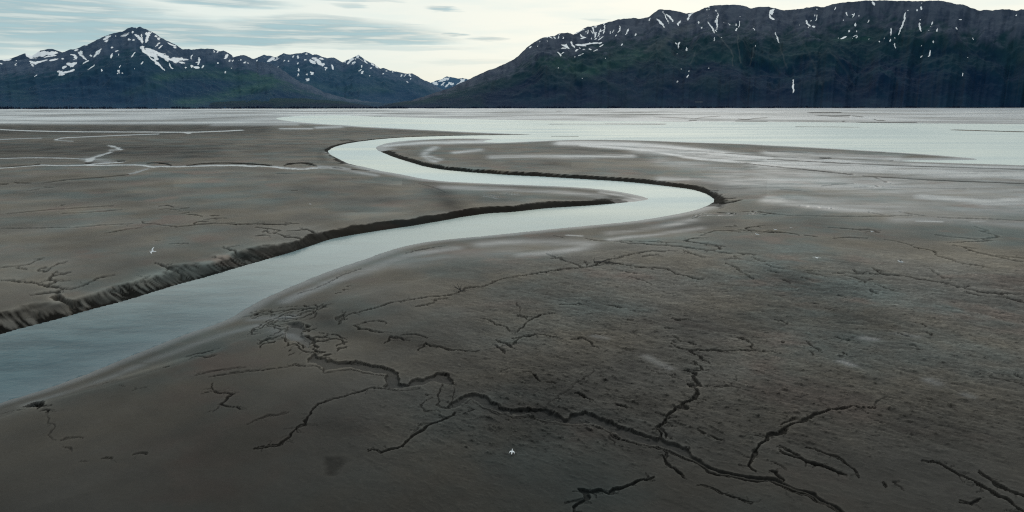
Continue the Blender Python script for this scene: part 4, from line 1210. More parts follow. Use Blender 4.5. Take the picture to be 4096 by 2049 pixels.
    def hz(c, k=1.0):
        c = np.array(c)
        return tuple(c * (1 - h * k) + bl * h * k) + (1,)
    forest = g.mix(g.ramp(n1, 0.38, 0.68), hz(fo0), hz(fo1))
    tl0 = np.array((0.0085, 0.0330, 0.0420)) * forest_tint; tl1 = np.array((0.0115, 0.0410, 0.0480)) * forest_tint
    hgt_ = g.m('ADD', g.attr('rel'), g.m('MULTIPLY', g.m('SUBTRACT', n1, 0.5), 0.7))
    forest = g.mix(g.ramp(hgt_, 0.22, 0.62, 0.0, 0.85), forest, g.mix(g.ramp(g.attr('chute'), -0.3, 0.45), hz(tl0), hz(0.55 * tl1 + 0.45 * tl0)))
    forest = g.mix(g.ramp(n2, 0.5, 0.75, 0, 0.3), forest, hz(fo0 * 0.6))
    forest = g.mix(g.ramp(g.attr('rid'), 0.55, 0.9, 0.0, 0.55), forest, hz(np.array((0.007, 0.029, 0.037)) * forest_tint))
    grn = g.mix(g.ramp(n2, 0.35, 0.65), hz((0.018, 0.062, 0.060), 0.5), hz((0.038, 0.092, 0.070), 0.5))
    forest = g.mix(g.m('MULTIPLY', g.attr("green"), g.ramp(n1, 0.3, 0.6, 0.5, 1.0)), forest, grn)
    rock = g.mix(g.ramp(ns, 0.35, 0.68), hz((0.022, 0.037, 0.066)), hz((0.056, 0.072, 0.102)))
    rock = g.mix(g.ramp(n2, 0.45, 0.8, 0, 0.5), rock, hz((0.014, 0.026, 0.048)))
    rock = g.mix(g.ramp(g.attr("rid"), 0.45, 0.85, 0.25, 0.0), rock, hz((0.022, 0.03, 0.05)))
    rock = g.mix(g.ramp(g.attr('chute'), -0.35, 0.5, 0.0, 0.6), rock, hz((0.062, 0.080, 0.106)))
    rock = g.mix(g.ramp(g.attr('chute'), -0.1, -0.55, 0.0, 0.5), rock, hz((0.016, 0.030, 0.048)))
    c = g.mix(g.attr("rock"), forest, rock)
    c = g.mix(g.attr("scree"), c, hz((0.085, 0.10, 0.105)))
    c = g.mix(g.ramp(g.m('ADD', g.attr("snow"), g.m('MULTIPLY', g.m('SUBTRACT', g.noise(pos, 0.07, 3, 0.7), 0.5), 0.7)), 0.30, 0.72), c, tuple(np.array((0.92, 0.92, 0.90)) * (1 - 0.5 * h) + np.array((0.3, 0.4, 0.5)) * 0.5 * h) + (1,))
    b = g.n('ShaderNodeBsdfPrincipled')
    g.set(b.inputs['Base Color'], c)
    b.inputs['Roughness'].default_value = 0.95
    b.inputs['Specular IOR Level'].default_value = 0.05
    g.set(b.inputs['Normal'], g.bump(n2, 0.22, 10.0))
    nt.links.new(b.outputs[0], out.inputs[0])
    return link(name, me, m, label, "mountain", "structure")


def shore_d(extra):
    def f(px):
        y = interp(SHORE, px)
        gx, gy = ground(px, y, 0.0)
        return np.hypot(gx, gy) + extra + 130 * fbm(px / 90., px * 0, 4, 3)
    return f


# leftmost far snowy shoulder
sil_far_left = A00([(-900, 640), (-300, 600), (0, 600), (100, 590), (250, 535), (320, 560), (400, 510), (490, 490), (530, 490), (610, 520), (700, 560), (900, 640), (1400, 900)])
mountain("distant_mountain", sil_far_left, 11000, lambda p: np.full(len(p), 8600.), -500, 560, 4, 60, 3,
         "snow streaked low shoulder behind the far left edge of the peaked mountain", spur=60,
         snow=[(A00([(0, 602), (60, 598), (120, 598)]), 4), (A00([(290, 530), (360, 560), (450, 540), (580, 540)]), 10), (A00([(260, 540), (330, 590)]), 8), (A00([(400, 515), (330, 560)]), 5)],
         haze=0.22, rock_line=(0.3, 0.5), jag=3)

snow_left = []
for pts, w, in [
    ([(300, 620), (350, 635), (480, 605)], 5), ([(500, 610), (580, 595)], 3.5), ([(310, 640), (335, 668)], 3.5), ([(440, 575), (560, 555)], 4), ([(350, 590), (380, 580)], 2.5),
    ([(590, 740), (640, 735), (700, 720), (755, 700)], 5), ([(590, 755), (650, 748)], 3), ([(580, 722), (630, 720)], 4), ([(630, 690), (670, 670)], 6), ([(670, 640), (720, 660), (770, 630)], 8), ([(750, 570), (770, 590)], 8), ([(710, 548), (760, 560)], 4),
    ([(780, 525), (820, 560), (870, 605)], 4), ([(800, 520), (830, 545)], 7), ([(830, 640), (890, 610)], 2.5), ([(940, 575), (980, 530), (1020, 490)], 4), ([(990, 545), (1010, 520)], 3), ([(905, 550), (920, 570)], 4),
    ([(880, 705), (950, 655)], 1.8), ([(1040, 400), (1070, 380), (1110, 360)], 5), ([(1060, 420), (1090, 400)], 4), ([(1120, 485), (1150, 480)], 3.5), ([(1130, 535), (1120, 580)], 3), ([(1110, 590), (1140, 560)], 2), ([(1160, 520), (1190, 505)], 2.5),
    ([(1200, 540), (1195, 560)], 2), ([(1020, 700), (1035, 715)], 5), ([(1180, 720), (1200, 705)], 5), ([(1170, 745), (1240, 740)], 1.5), ([(1195, 680), (1210, 660)], 2), ([(1320, 575), (1360, 525)], 2.5),
    ([(1425, 650), (1440, 620)], 2.5), ([(1350, 680), (1355, 690)], 3), ([(1290, 398), (1310, 400)], 4), ([(1335, 395), (1340, 410)], 5), ([(1335, 315), (1335, 335)], 4), ([(1370, 280), (1385, 275)], 3),
    ([(1360, 350), (1400, 380), (1435, 430)], 6), ([(1400, 380), (1430, 420)], 5), ([(1420, 345), (1430, 390)], 3), ([(1500, 320), (1480, 390), (1460, 430)], 6), ([(1470, 330), (1490, 360)], 5), ([(1520, 325), (1510, 345)], 2.5),
    ([(1410, 480), (1450, 490)], 8), ([(1430, 500), (1500, 540), (1590, 600)], 9), ([(1470, 490), (1540, 520), (1600, 540)], 9), ([(1530, 540), (1580, 580)], 9), ([(1590, 540), (1640, 560), (1700, 600)], 10), ([(1650, 560), (1690, 620)], 7),
    ([(1700, 600), (1780, 600), (1850, 600)], 8), ([(1740, 620), (1800, 610)], 8), ([(1800, 630), (1860, 635)], 4), ([(1850, 600), (1890, 600)], 3), ([(1500, 570), (1560, 620), (1620, 670), (1660, 715)], 4), ([(1700, 640), (1720, 680), (1745, 695)], 2.5),
    ([(1680, 430), (1720, 450), (1770, 465)], 3), ([(1740, 475), (1770, 485)], 4), ([(1590, 380), (1600, 400)], 6), ([(1560, 360), (1580, 370)], 3), ([(1600, 430), (1570, 470)], 3), ([(1630, 460), (1600, 490)], 2.5),
    ([(1930, 600), (1925, 570), (1945, 550)], 2), ([(2000, 580), (2010, 620)], 4), ([(1930, 655), (1930, 680)], 6), ([(1950, 680), (2010, 680)], 4), ([(2010, 620), (1990, 650)], 5), ([(1970, 630), (1990, 625)], 2.5), ([(2030, 685), (2050, 660)], 2), ([(1870, 675), (1870, 685)], 4),
    ([(2155, 510), (2160, 530)], 3), ([(2200, 510), (2185, 535)], 3), ([(2290, 545), (2260, 590)], 6), ([(2340, 575), (2370, 555)], 2.5), ([(2190, 630), (2195, 640)], 4), ([(2310, 620), (2315, 600)], 2.5), ([(2340, 620), (2345, 600)], 2), ([(2455, 625), (2465, 635)], 5.5), ([(2420, 600), (2425, 610)], 3), ([(2500, 640), (2490, 630)], 2),
    ([(2330, 680), (2335, 690)], 3), ([(2270, 720), (2265, 735)], 3), ([(340, 770), (370, 750)], 1.5), ([(150, 655), (160, 640)], 3), ([(750, 510), (790, 500)], 4), ([(860, 450), (880, 455)], 3), ([(1155, 360), (1160, 370)], 2), ([(620, 590), (640, 595)], 3), ([(0, 640), (20, 645)], 2.5), ([(150, 605), (160, 610)], 2.5), ([(0, 600), (130, 602)], 4)]:
    snow_left.append((A00(pts), w * 0.88))
sil_left = A00([(-1500, 700), (-700, 640), (0, 625), (200, 600), (420, 580), (620, 525), (700, 500), (770, 485), (860, 450), (900, 440), (970, 400), (1060, 360), (1130, 335), (1230, 315), (1290, 280), (1330, 270), (1370, 275), (1410, 265), (1450, 285),
                (1560, 335), (1620, 380), (1700, 415), (1780, 455), (1840, 495), (1950, 493), (2130, 487), (2200, 510), (2250, 510), (2330, 550), (2350, 575), (2420, 550), (2480, 560), (2576, 600)]) + A10([(0, 615), (150, 640), (250, 690), (350, 760), (450, 830), (560, 860), (700, 930), (900, 985), (1150, 1020), (1400, 1050), (1600, 1080)])
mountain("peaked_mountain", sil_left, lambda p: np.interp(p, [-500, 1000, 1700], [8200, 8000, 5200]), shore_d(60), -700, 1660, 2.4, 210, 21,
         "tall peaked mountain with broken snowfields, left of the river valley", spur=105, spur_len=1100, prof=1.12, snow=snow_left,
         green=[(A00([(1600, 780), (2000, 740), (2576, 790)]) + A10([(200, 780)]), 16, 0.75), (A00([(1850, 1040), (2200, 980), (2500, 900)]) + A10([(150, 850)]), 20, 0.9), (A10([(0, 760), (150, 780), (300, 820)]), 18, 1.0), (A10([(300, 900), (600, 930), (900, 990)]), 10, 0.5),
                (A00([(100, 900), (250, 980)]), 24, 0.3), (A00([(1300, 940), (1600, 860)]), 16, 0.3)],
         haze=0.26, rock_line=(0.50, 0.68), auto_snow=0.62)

snow_mid = [(A10(p), w * 1.0) for p, w in [
    ([(110, 620), (150, 600), (185, 585)], 5), ([(0, 610), (20, 612)], 3), ([(205, 585), (215, 580)], 3), ([(280, 605), (280, 615)], 2.5), ([(325, 610), (325, 625)], 2.5), ([(375, 560), (375, 580)], 3), ([(418, 560), (422, 590)], 3), ([(425, 630), (424, 645)], 3), ([(427, 690), (428, 720)], 3), ([(422, 740), (428, 770)], 2.5), ([(230, 670), (215, 685)], 1.5),
    ([(505, 535), (510, 550)], 4), ([(480, 600), (500, 602)], 2), ([(540, 600), (570, 630), (600, 640)], 6), ([(570, 585), (620, 610), (640, 640), (670, 660)], 7), ([(600, 600), (640, 620)], 6), ([(690, 640), (670, 665)], 7), ([(640, 590), (690, 600)], 2.5), ([(690, 680), (710, 690)], 3), ([(700, 705), (695, 690)], 2),
    ([(768, 650), (765, 670), (775, 700)], 4), ([(550, 725), (565, 742), (580, 725)], 4.5), ([(505, 795), (520, 805), (535, 792)], 4.5), ([(515, 745), (515, 755)], 2.5),
    ([(1010, 580), (1030, 560)], 6), ([(880, 625), (900, 620)], 3), ([(920, 645), (950, 610), (980, 590)], 4), ([(960, 650), (1000, 620)], 3), ([(940, 600), (970, 580)], 3), ([(1000, 590), (990, 600)], 3), ([(1090, 600), (1110, 630), (1120, 640)], 3), ([(1160, 640), (1190, 660)], 3), ([(1150, 690), (1160, 680)], 2.5), ([(1060, 745), (1080, 715)], 3), ([(1030, 720), (1060, 705)], 2), ([(1070, 660), (1060, 680)], 2), ([(1200, 660), (1230, 690)], 3),
    ([(1270, 740), (1290, 745)], 2.5), ([(1300, 715), (1320, 718)], 2.5), ([(1370, 722), (1380, 730)], 2), ([(1465, 750), (1460, 775)], 2.5), ([(1540, 745), (1560, 770)], 3), ([(1510, 745), (1490, 770)], 2), ([(1140, 770), (1150, 765)], 1.5), ([(1555, 790), (1560, 800)], 2), ([(1510, 820), (1530, 830)], 2)]]
sil_mid = A10([(-400, 700), (-200, 640), (0, 580), (80, 548), (150, 560), (190, 580), (230, 560), (280, 535), (340, 550), (400, 535), (460, 530), (500, 520), (540, 535), (570, 550), (610, 545), (660, 570), (720, 582), (780, 580), (820, 600), (870, 625), (920, 600), (990, 570), (1030, 552),
               (1060, 570), (1110, 610), (1160, 630), (1200, 655), (1250, 690), (1290, 685), (1350, 705), (1400, 720), (1480, 735), (1540, 738), (1570, 738), (1620, 765), (1700, 810), (1760, 840), (1850, 880), (1920, 915), (2050, 960), (2200, 1010), (2400, 1060)])
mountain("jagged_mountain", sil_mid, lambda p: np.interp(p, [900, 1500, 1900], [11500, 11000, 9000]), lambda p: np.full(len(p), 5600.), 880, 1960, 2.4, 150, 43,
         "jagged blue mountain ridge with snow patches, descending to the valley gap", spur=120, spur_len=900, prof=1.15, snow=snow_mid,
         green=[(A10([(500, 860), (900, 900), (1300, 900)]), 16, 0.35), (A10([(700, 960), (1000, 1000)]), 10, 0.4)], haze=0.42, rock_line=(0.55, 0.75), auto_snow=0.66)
sil_snow = A10([(1500, 900), (1700, 815), (1760, 830), (1800, 815), (1860, 800), (1920, 770), (1960, 775), (2030, 795), (2080, 785), (2110, 790), (2150, 800), (2250, 830), (2500, 900)])
snow_peak = [(A10(p), w) for p, w in [([(1780, 830), (1830, 850)], 6), ([(1840, 820), (1900, 800), (1930, 790)], 5), ([(1860, 860), (1900, 830)], 4), ([(1930, 790), (1940, 800)], 5), ([(1950, 840), (1990, 850)], 6), ([(1900, 880), (1950, 830)], 3), ([(2030, 850), (2100, 800)], 4), ([(2000, 870), (2060, 830)], 3), ([(2120, 790), (2150, 800)], 4), ([(1720, 815), (1760, 830)], 4), ([(2050, 800), (2100, 810)], 3)]]
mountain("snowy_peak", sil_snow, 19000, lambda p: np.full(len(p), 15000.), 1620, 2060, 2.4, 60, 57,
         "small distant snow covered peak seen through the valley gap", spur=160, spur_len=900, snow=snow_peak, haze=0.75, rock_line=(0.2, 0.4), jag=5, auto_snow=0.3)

snow_right = [(A20(p), w * 0.52) for p, w in [
    ([(315, 378), (345, 368), (365, 375)], 4), ([(370, 365), (410, 385)], 3.5), ([(420, 370), (440, 390)], 3), ([(270, 418), (275, 425)], 3), ([(260, 460), (262, 470)], 2.5), ([(200, 470), (180, 485)], 2), ([(350, 405), (360, 420)], 2.5), ([(465, 360), (472, 390)], 3.5), ([(515, 370), (515, 390)], 3), ([(470, 345), (480, 350)], 3),
    ([(500, 450), (560, 470), (570, 490)], 8), ([(500, 490), (550, 485)], 5), ([(540, 440), (550, 460)], 4), ([(590, 420), (610, 460), (640, 480)], 5), ([(640, 450), (700, 460), (750, 465)], 6), ([(700, 450), (780, 440), (880, 435)], 5), ([(780, 430), (800, 440)], 6), ([(870, 440), (900, 430)], 4), ([(880, 470), (920, 450)], 3.5),
    ([(460, 525), (490, 545), (490, 565)], 5), ([(500, 535), (520, 525)], 2.5), ([(630, 515), (660, 500)], 4), ([(680, 480), (690, 490)], 2.5), ([(710, 500), (730, 495)], 2.5), ([(770, 490), (800, 500)], 3), ([(820, 515), (870, 505)], 2.5), ([(670, 560), (720, 540)], 2), ([(630, 575), (640, 575)], 2.5),
    ([(635, 340), (690, 310), (730, 290)], 3), ([(690, 350), (700, 370), (740, 385)], 4), ([(690, 390), (740, 380)], 5), ([(765, 300), (760, 340)], 3), ([(745, 310), (750, 340)], 2), ([(800, 265), (820, 300), (830, 350)], 4), ([(820, 270), (850, 265)], 4), ([(850, 320), (830, 380)], 4), ([(795, 310), (810, 340)], 2.5), ([(830, 395), (850, 385)], 4),
    ([(890, 290), (880, 340), (860, 370)], 3), ([(930, 250), (930, 290), (920, 340)], 4), ([(930, 290), (890, 320)], 2.5), ([(870, 400), (920, 370)], 4), ([(880, 380), (890, 360)], 3), ([(940, 230), (920, 250)], 3), ([(720, 300), (730, 290)], 4), ([(800, 400), (790, 380)], 2), 
    ([(1085, 265), (1090, 300), (1070, 330)], 4), ([(1050, 355), (1045, 365)], 4), ([(1030, 300), (1010, 330)], 1.5), ([(990, 320), (990, 345)], 2), ([(1175, 295), (1145, 350)], 4), ([(1240, 335), (1235, 360)], 3.5), ([(1090, 465), (1115, 435)], 2.5),
    ([(1390, 185), (1385, 215)], 3.5), ([(1455, 190), (1490, 220), (1530, 275)], 6), ([(1470, 200), (1500, 250)], 5), ([(1520, 110), (1550, 180), (1580, 235)], 3), ([(1545, 140), (1590, 175), (1615, 210)], 6), ([(1600, 190), (1620, 220)], 7), ([(1560, 160), (1580, 170)], 5),
    ([(1700, 210), (1670, 240), (1680, 260)], 6), ([(1825, 135), (1785, 155), (1770, 205)], 6), ([(1875, 215), (1878, 235)], 4), ([(1905, 275), (1905, 290)], 4), ([(1985, 70), (1975, 72)], 5), ([(1960, 95), (1960, 105)], 5), ([(1972, 145), (1974, 155)], 4), ([(1980, 90), (1980, 105)], 2.5),
    ([(2070, 130), (2065, 200), (2060, 300)], 4.5), ([(2045, 200), (2050, 230)], 5), ([(1970, 220), (2010, 280), (2040, 335)], 4.5), ([(2040, 300), (2060, 320)], 3), ([(2033, 375), (2033, 410)], 3.5), ([(2060, 100), (2058, 120)], 3), ([(2130, 225), (2132, 230)], 2.5), ([(2180, 238), (2195, 258)], 2.5),
    ([(2295, 160), (2296, 170)], 2.5), ([(2295, 210), (2280, 275)], 2.5), ([(2250, 240), (2250, 260)], 3), ([(2260, 285), (2255, 315)], 4), ([(2440, 260), (2438, 270)], 2.5), ([(2430, 285), (2438, 305)], 2.5), ([(2448, 460), (2445, 485)], 2.5), ([(2112, 375), (2115, 380)], 2.5),
    ([(1690, 420), (1670, 450), (1670, 500)], 5), ([(1640, 430), (1655, 445)], 3), ([(1660, 540), (1662, 545)], 2.5), ([(1755, 480), (1765, 520)], 3.5), ([(1740, 500), (1750, 505)], 2), ([(1780, 715), (1785, 720)], 3), ([(1760, 785), (1780, 750)], 2.5), ([(1980, 685), (1985, 695)], 2.5), ([(2000, 575), (2002, 580)], 2.5), ([(940, 590), (942, 592)], 2), ([(885, 655), (887, 657)], 2),
    ([(1660, 830), (1672, 800)], 1.8), ([(1700, 695), (1705, 700)], 1.5), ([(705, 785), (710, 790)], 2), ([(465, 690), (470, 680)], 1.8)]]
snow_right += [(A30(p), w * 0.6) for p, w in [
    ([(60, 92), (30, 110), (15, 150)], 6), ([(20, 150), (30, 180), (60, 195)], 7), ([(40, 120), (40, 150)], 6), ([(72, 325), (95, 380), (108, 435)], 3.5), ([(258, 800), (250, 860), (262, 900), (255, 938)], 4), ([(258, 850), (262, 920)], 3.5),
    ([(490, 88), (494, 98)], 4), ([(470, 140), (472, 170)], 2.5), ([(495, 150), (475, 210)], 3), ([(380, 205), (405, 245), (430, 270)], 6), ([(430, 205), (435, 215)], 3), ([(450, 270), (480, 270)], 7), ([(405, 280), (412, 272)], 2.5), ([(680, 75), (682, 100)], 3), ([(785, 125), (800, 160)], 4), ([(850, 140), (852, 150)], 3), ([(868, 130), (858, 180)], 2.5), ([(920, 150), (912, 165)], 3.5),
    ([(1050, 20), (1070, 55)], 6.5), ([(757, 200), (757, 208)], 2.5), ([(763, 250), (763, 255)], 2), ([(885, 230), (880, 245), (890, 265)], 4), ([(1013, 205), (1006, 230)], 3), ([(815, 310), (815, 325)], 6), ([(730, 390), (780, 370)], 5), ([(705, 383), (715, 385)], 2.5), ([(850, 372), (905, 352)], 3), ([(880, 388), (900, 365)], 3.5), ([(845, 390), (850, 388)], 2.5), ([(1010, 395), (1022, 388)], 2.5), ([(892, 310), (893, 320)], 2),
    ([(1240, 285), (1245, 320), (1232, 365)], 3.5), ([(1230, 395), (1226, 420)], 4), ([(1120, 410), (1125, 420)], 3.5), ([(1165, 385), (1168, 388)], 3), ([(1275, 435), (1275, 465), (1285, 490)], 4.5), ([(1280, 385), (1283, 380)], 3), ([(1388, 125), (1370, 200), (1345, 280), (1310, 350)], 4.5), ([(1385, 130), (1375, 180)], 5), ([(1400, 110), (1410, 103)], 2.5),
    ([(1498, 95), (1498, 110)], 5), ([(1542, 65), (1545, 100)], 5), ([(1528, 195), (1530, 200)], 4.5), ([(1520, 230), (1525, 270), (1540, 320)], 4.5), ([(1520, 240), (1530, 250)], 7), ([(1660, 220), (1648, 250)], 4), ([(1620, 305), (1622, 310)], 3.5), ([(1635, 265), (1636, 270)], 2.5), ([(1710, 290), (1692, 322)], 3.5), ([(1678, 375), (1678, 378)], 2.5), ([(1668, 410), (1664, 435)], 2), ([(1628, 500), (1625, 560), (1610, 572)], 3.5), ([(1550, 562), (1530, 580)], 3.5),
    ([(1925, 198), (1955, 202)], 3.5), ([(1888, 272), (1902, 298)], 4), ([(2508, 150), (2500, 158)], 3.5), ([(2060, 380), (2062, 410)], 2), ([(2015, 575), (2012, 580)], 3), ([(2015, 530), (2016, 545)], 2), ([(1960, 735), (1955, 765)], 3), ([(1990, 455), (1990, 460)], 2), ([(1540, 450), (1541, 470)], 1.8), ([(320, 252), (325, 253)], 2), ([(1550, 30), (1552, 35)], 1.8)]]
sil_right = A10([(1000, 1090), (1250, 1065), (1400, 1030), (1550, 1010), (1700, 965), (1850, 915), (1950, 880), (2050, 835), (2150, 790), (2250, 745), (2330, 705), (2420, 675), (2500, 640), (2576, 605)]) + A20([
    (80, 545), (150, 475), (220, 425), (300, 380), (350, 365), (430, 360), (470, 335), (560, 322), (620, 345), (680, 310), (760, 265), (830, 258), (900, 240), (950, 225), (1050, 200), (1150, 185), (1230, 175), (1280, 185), (1380, 165), (1420, 130), (1480, 92), (1520, 95), (1600, 103), (1680, 115), (1760, 132), (1830, 122), (1890, 105), (1940, 75), (2000, 58), (2100, 48), (2250, 45), (2350, 62), (2400, 80), (2450, 72), (2576, 65)]) + A30([
    (150, 98), (200, 103), (260, 92), (350, 85), (480, 62), (560, 72), (640, 42), (750, 25), (900, 8), (1100, 2), (1300, 5), (1500, 8), (1700, 5), (1780, 10), (1880, 35), (1970, 45), (2050, 80), (2130, 105), (2200, 92), (2260, 102), (2350, 90), (2430, 88), (2500, 105), (2576, 90), (2900, 60), (3600, 120), (4600, 40), (6000, 200)])
mountain("long_mountain", sil_right, lambda p: np.interp(p, [1400, 1700, 2100, 2600, 5500], [4700, 5000, 6000, 7000, 6600]), shore_d(40), 1440, 5200, 2.8, 230, 77,
         "long dark forested mountain wall with thin snow gullies, right of the valley", spur=130, spur_len=800, prof=1.05, snow=snow_right,
         green=[(A20([(500, 640), (750, 720), (1000, 650), (1250, 560)]), 26, 0.6), (A20([(200, 560), (500, 600)]), 14, 0.35), (A20([(1600, 560), (2200, 600)]), 30, 0.2), (A30([(700, 400), (1000, 390)]), 8, 0.5), (A30([(1400, 300), (1600, 280)]), 10, 0.25), (A30([(100, 600), (500, 450)]), 16, 0.15)],
         scree=[(A20([(2080, 350), (2130, 420), (2200, 510), (2225, 570), (2222, 660)]), 2.5, 0.5), (A20([(2275, 350), (2270, 430), (2285, 540), (2305, 630)]), 2.5, 0.5), (A20([(2430, 480), (2420, 570), (2390, 660)]), 2.5, 0.4), (A30([(108, 440), (150, 560), (190, 690)]), 2.5, 0.4), (A30([(230, 220), (290, 340), (400, 500), (480, 700), (540, 850)]), 5, 0.15), (A30([(600, 480), (760, 680), (860, 860)]), 5, 0.14), (A30([(0, 560), (120, 740)]), 5, 0.12), (A20([(1850, 520), (1790, 650)]), 3, 0.3),
                (A20([(1480, 480), (1620, 330), (1800, 270)]), 14, 0.30), (A20([(1350, 520), (1500, 420)]), 10, 0.3), (A20([(1850, 1030), (1920, 1025)]), 3, 0.5)],
         haze=0.02, rock_line=(0.56, 0.78), rock_amt=0.95)
# low wooded point in front of the valley
sil_low = A10([(-2600, 1080), (-1200, 1070), (0, 1000), (200, 985), (450, 985), (700, 1005), (900, 1020), (1050, 1045), (1200, 1070), (1350, 1082), (1500, 1086), (1700, 1088)])
mountain("wooded_foothill", sil_low, lambda p: np.full(len(p), 4600.), shore_d(10), 300, 1700, 3, 60, 91,
         "low dark wooded foothill along the shore below the valley gap", spur=10, spur_len=400, jag=4, haze=0.0, rock_line=(2, 3), forest_tint=1.0)

# ------------------------------------------------------------------ shoreline forest (a mass of conifers)
rng = np.random.RandomState(5)
nt_ = 5200
tp = rng.uniform(-900, 5000, nt_)
gx, gy = ground(tp, interp(SHORE, tp), 0.0)
dd = np.hypot(gx, gy)
clump = fbm(tp / 60., tp * 0, 3, 5)
off = rng.uniform(0, 1, nt_) ** 1.6 * 150 + 12 + 130 * fbm(tp / 90., tp * 0, 4, 3)
sc_ = (dd + off) / dd
gx, gy = gx * sc_, gy * sc_
hh = rng.uniform(9, 17, nt_) * (0.8 + 0.35 * clump)
vs = []; fs = []
for x, y, h in zip(gx, gy, hh):
    b0 = len(vs)
    r = h * 0.24
    a0 = rng.rand() * 6.28
    zb = -1.0
    vs.append((x, y, zb + h))
    for k in range(5):
        a = a0 + k * 2 * math.pi / 5
        vs.append((x + r * math.cos(a), y + r * math.sin(a), zb))
    for k in range(5):
        fs.append((b0, b0 + 1 + k, b0 + 1 + (k + 1) % 5))
fm = bpy.data.meshes.new("shore_forest")
fm.from_pydata(vs, [], fs); fm.update()
m, nt, out = mat("conifer_needles")
g = N(nt)
b = g.n('ShaderNodeBsdfPrincipled')
pos = g.n('ShaderNodeNewGeometry').outputs['Position']
g.set(b.inputs['Base Color'], g.mix(g.ramp(g.noise(pos, 0.05, 3), 0.35, 0.65), (0.005, 0.011, 0.030, 1), (0.010, 0.019, 0.040, 1)))
b.inputs['Roughness'].default_value = 0.9; b.inputs['Specular IOR Level'].default_value = 0.1
nt.links.new(b.outputs[0], out.inputs[0])
link("shore_forest", fm, m, "dark band of conifer forest along the far shoreline", "forest", "stuff")


# ------------------------------------------------------------------ gulls
def gull_material():
    m, nt, out = mat("gull_feathers")
    g = N(nt)
    tc = g.n('ShaderNodeTexCoord').outputs['Object']
    sep = g.n('ShaderNodeSeparateXYZ'); nt.links.new(tc, sep.inputs[0])
    ax = g.m('ABSOLUTE', sep.outputs[0])
    n = g.noise(tc, 30, 3)
    white = g.mix(n, (0.74, 0.75, 0.73, 1), (0.84, 0.84, 0.82, 1))
    c = g.mix(g.ramp(ax, 0.56, 0.63), white, (0.10, 0.10, 0.11, 1))
    c = g.mix(g.ramp(sep.outputs[1], 0.315, 0.325), c, (0.55, 0.38, 0.06, 1))
    c = g.mix(g.ramp(sep.outputs[2], -0.10, -0.115), c, (0.45, 0.30, 0.22, 1))
    b = g.n('ShaderNodeBsdfPrincipled')
    g.set(b.inputs['Base Color'], c)
    b.inputs['Roughness'].default_value = 0.8
    nt.links.new(b.outputs[0], out.inputs[0])
    return m


GM = gull_material()


def loft(bm, rings, close_ends=True):
    prev = None
    for r in rings:
        vs_ = [bm.verts.new(p) for p in r]
        if prev:
            n_ = len(vs_)
            for k in range(n_):
                bm.faces.new((prev[k], prev[(k + 1) % n_], vs_[(k + 1) % n_], vs_[k]))
        elif close_ends:
            bm.faces.new(list(reversed(vs_)))
        prev = vs_
    if close_ends:
        bm.faces.new(prev)


def ell(c, rx, rz, ny=(0, 1, 0), n=12):
    out = []
    for k in range(n):
        a = 2 * math.pi * k / n
        out.append((c[0] + rx * math.cos(a), c[1], c[2] + rz * math.sin(a)))
    return out


def gull_mesh(name, wing_l, wing_r, legs=False, head_up=0.03):
    """gull facing +Y; wing_* is a list of (span x, y, z, chord) stations"""
    bm = bmesh.new()
    # tail, body, neck, head, bill in one loft
    st = [(-0.33, 0.0, 0.055, 0.008), (-0.22, 0.0, 0.04, 0.02), (-0.14, -0.005, 0.06, 0.055), (-0.02, -0.01, 0.085, 0.085), (0.10, 0.0, 0.075, 0.075), (0.17, 0.012 + head_up * .4, 0.05, 0.052),
          (0.215, 0.03 + head_up, 0.042, 0.045), (0.26, 0.04 + head_up, 0.044, 0.045), (0.295, 0.038 + head_up, 0.028, 0.028), (0.315, 0.03 + head_up, 0.014, 0.014), (0.36, 0.022 + head_up, 0.006, 0.008)]
    loft(bm, [ell((0, y, z), rx, rz) for y, z, rx, rz in st])
    for sgn, wg in ((-1, wing_l), (1, wing_r)):
        rings = []
        for (sx, y, z, ch) in wg:
            th = max(0.008, ch * 0.09)
            rings.append([(sgn * sx, y + ch * 0.45, z), (sgn * sx, y + ch * 0.15, z + th), (sgn * sx, y - ch * 0.3, z + th * 0.6), (sgn * sx, y - ch * 0.55, z), (sgn * sx, y - ch * 0.3, z - th * 0.3), (sgn * sx, y + ch * 0.15, z - th * 0.5)])
        loft(bm, rings)
    if legs:
        for s in (-1, 1):
            rings = []
            for z, y in ((-0.05, -0.01), (-0.10, -0.015), (-0.17, -0.005), (-0.235, -0.01)):
                rings.append([(s * 0.035 + 0.008 * math.cos(a), y + 0.008 * math.sin(a), z) for a in np.linspace(0, 2 * math.pi, 7)[:-1]])
            loft(bm, rings)
            loft(bm, [[(s * 0.035 - 0.006, -0.02, -0.24), (s * 0.035 + 0.006, -0.02, -0.24), (s * 0.035 + 0.006, -0.02, -0.23), (s * 0.035 - 0.006, -0.02, -0.23)],
                      [(s * 0.035 - 0.03, 0.055, -0.24), (s * 0.035 + 0.03, 0.055, -0.24), (s * 0.035 + 0.03, 0.055, -0.234), (s * 0.035 - 0.03, 0.055, -0.234)]])
    bmesh.ops.recalc_face_normals(bm, faces=bm.faces)
    me = bpy.data.meshes.new(name)
    bm.to_mesh(me); bm.free()
    return me


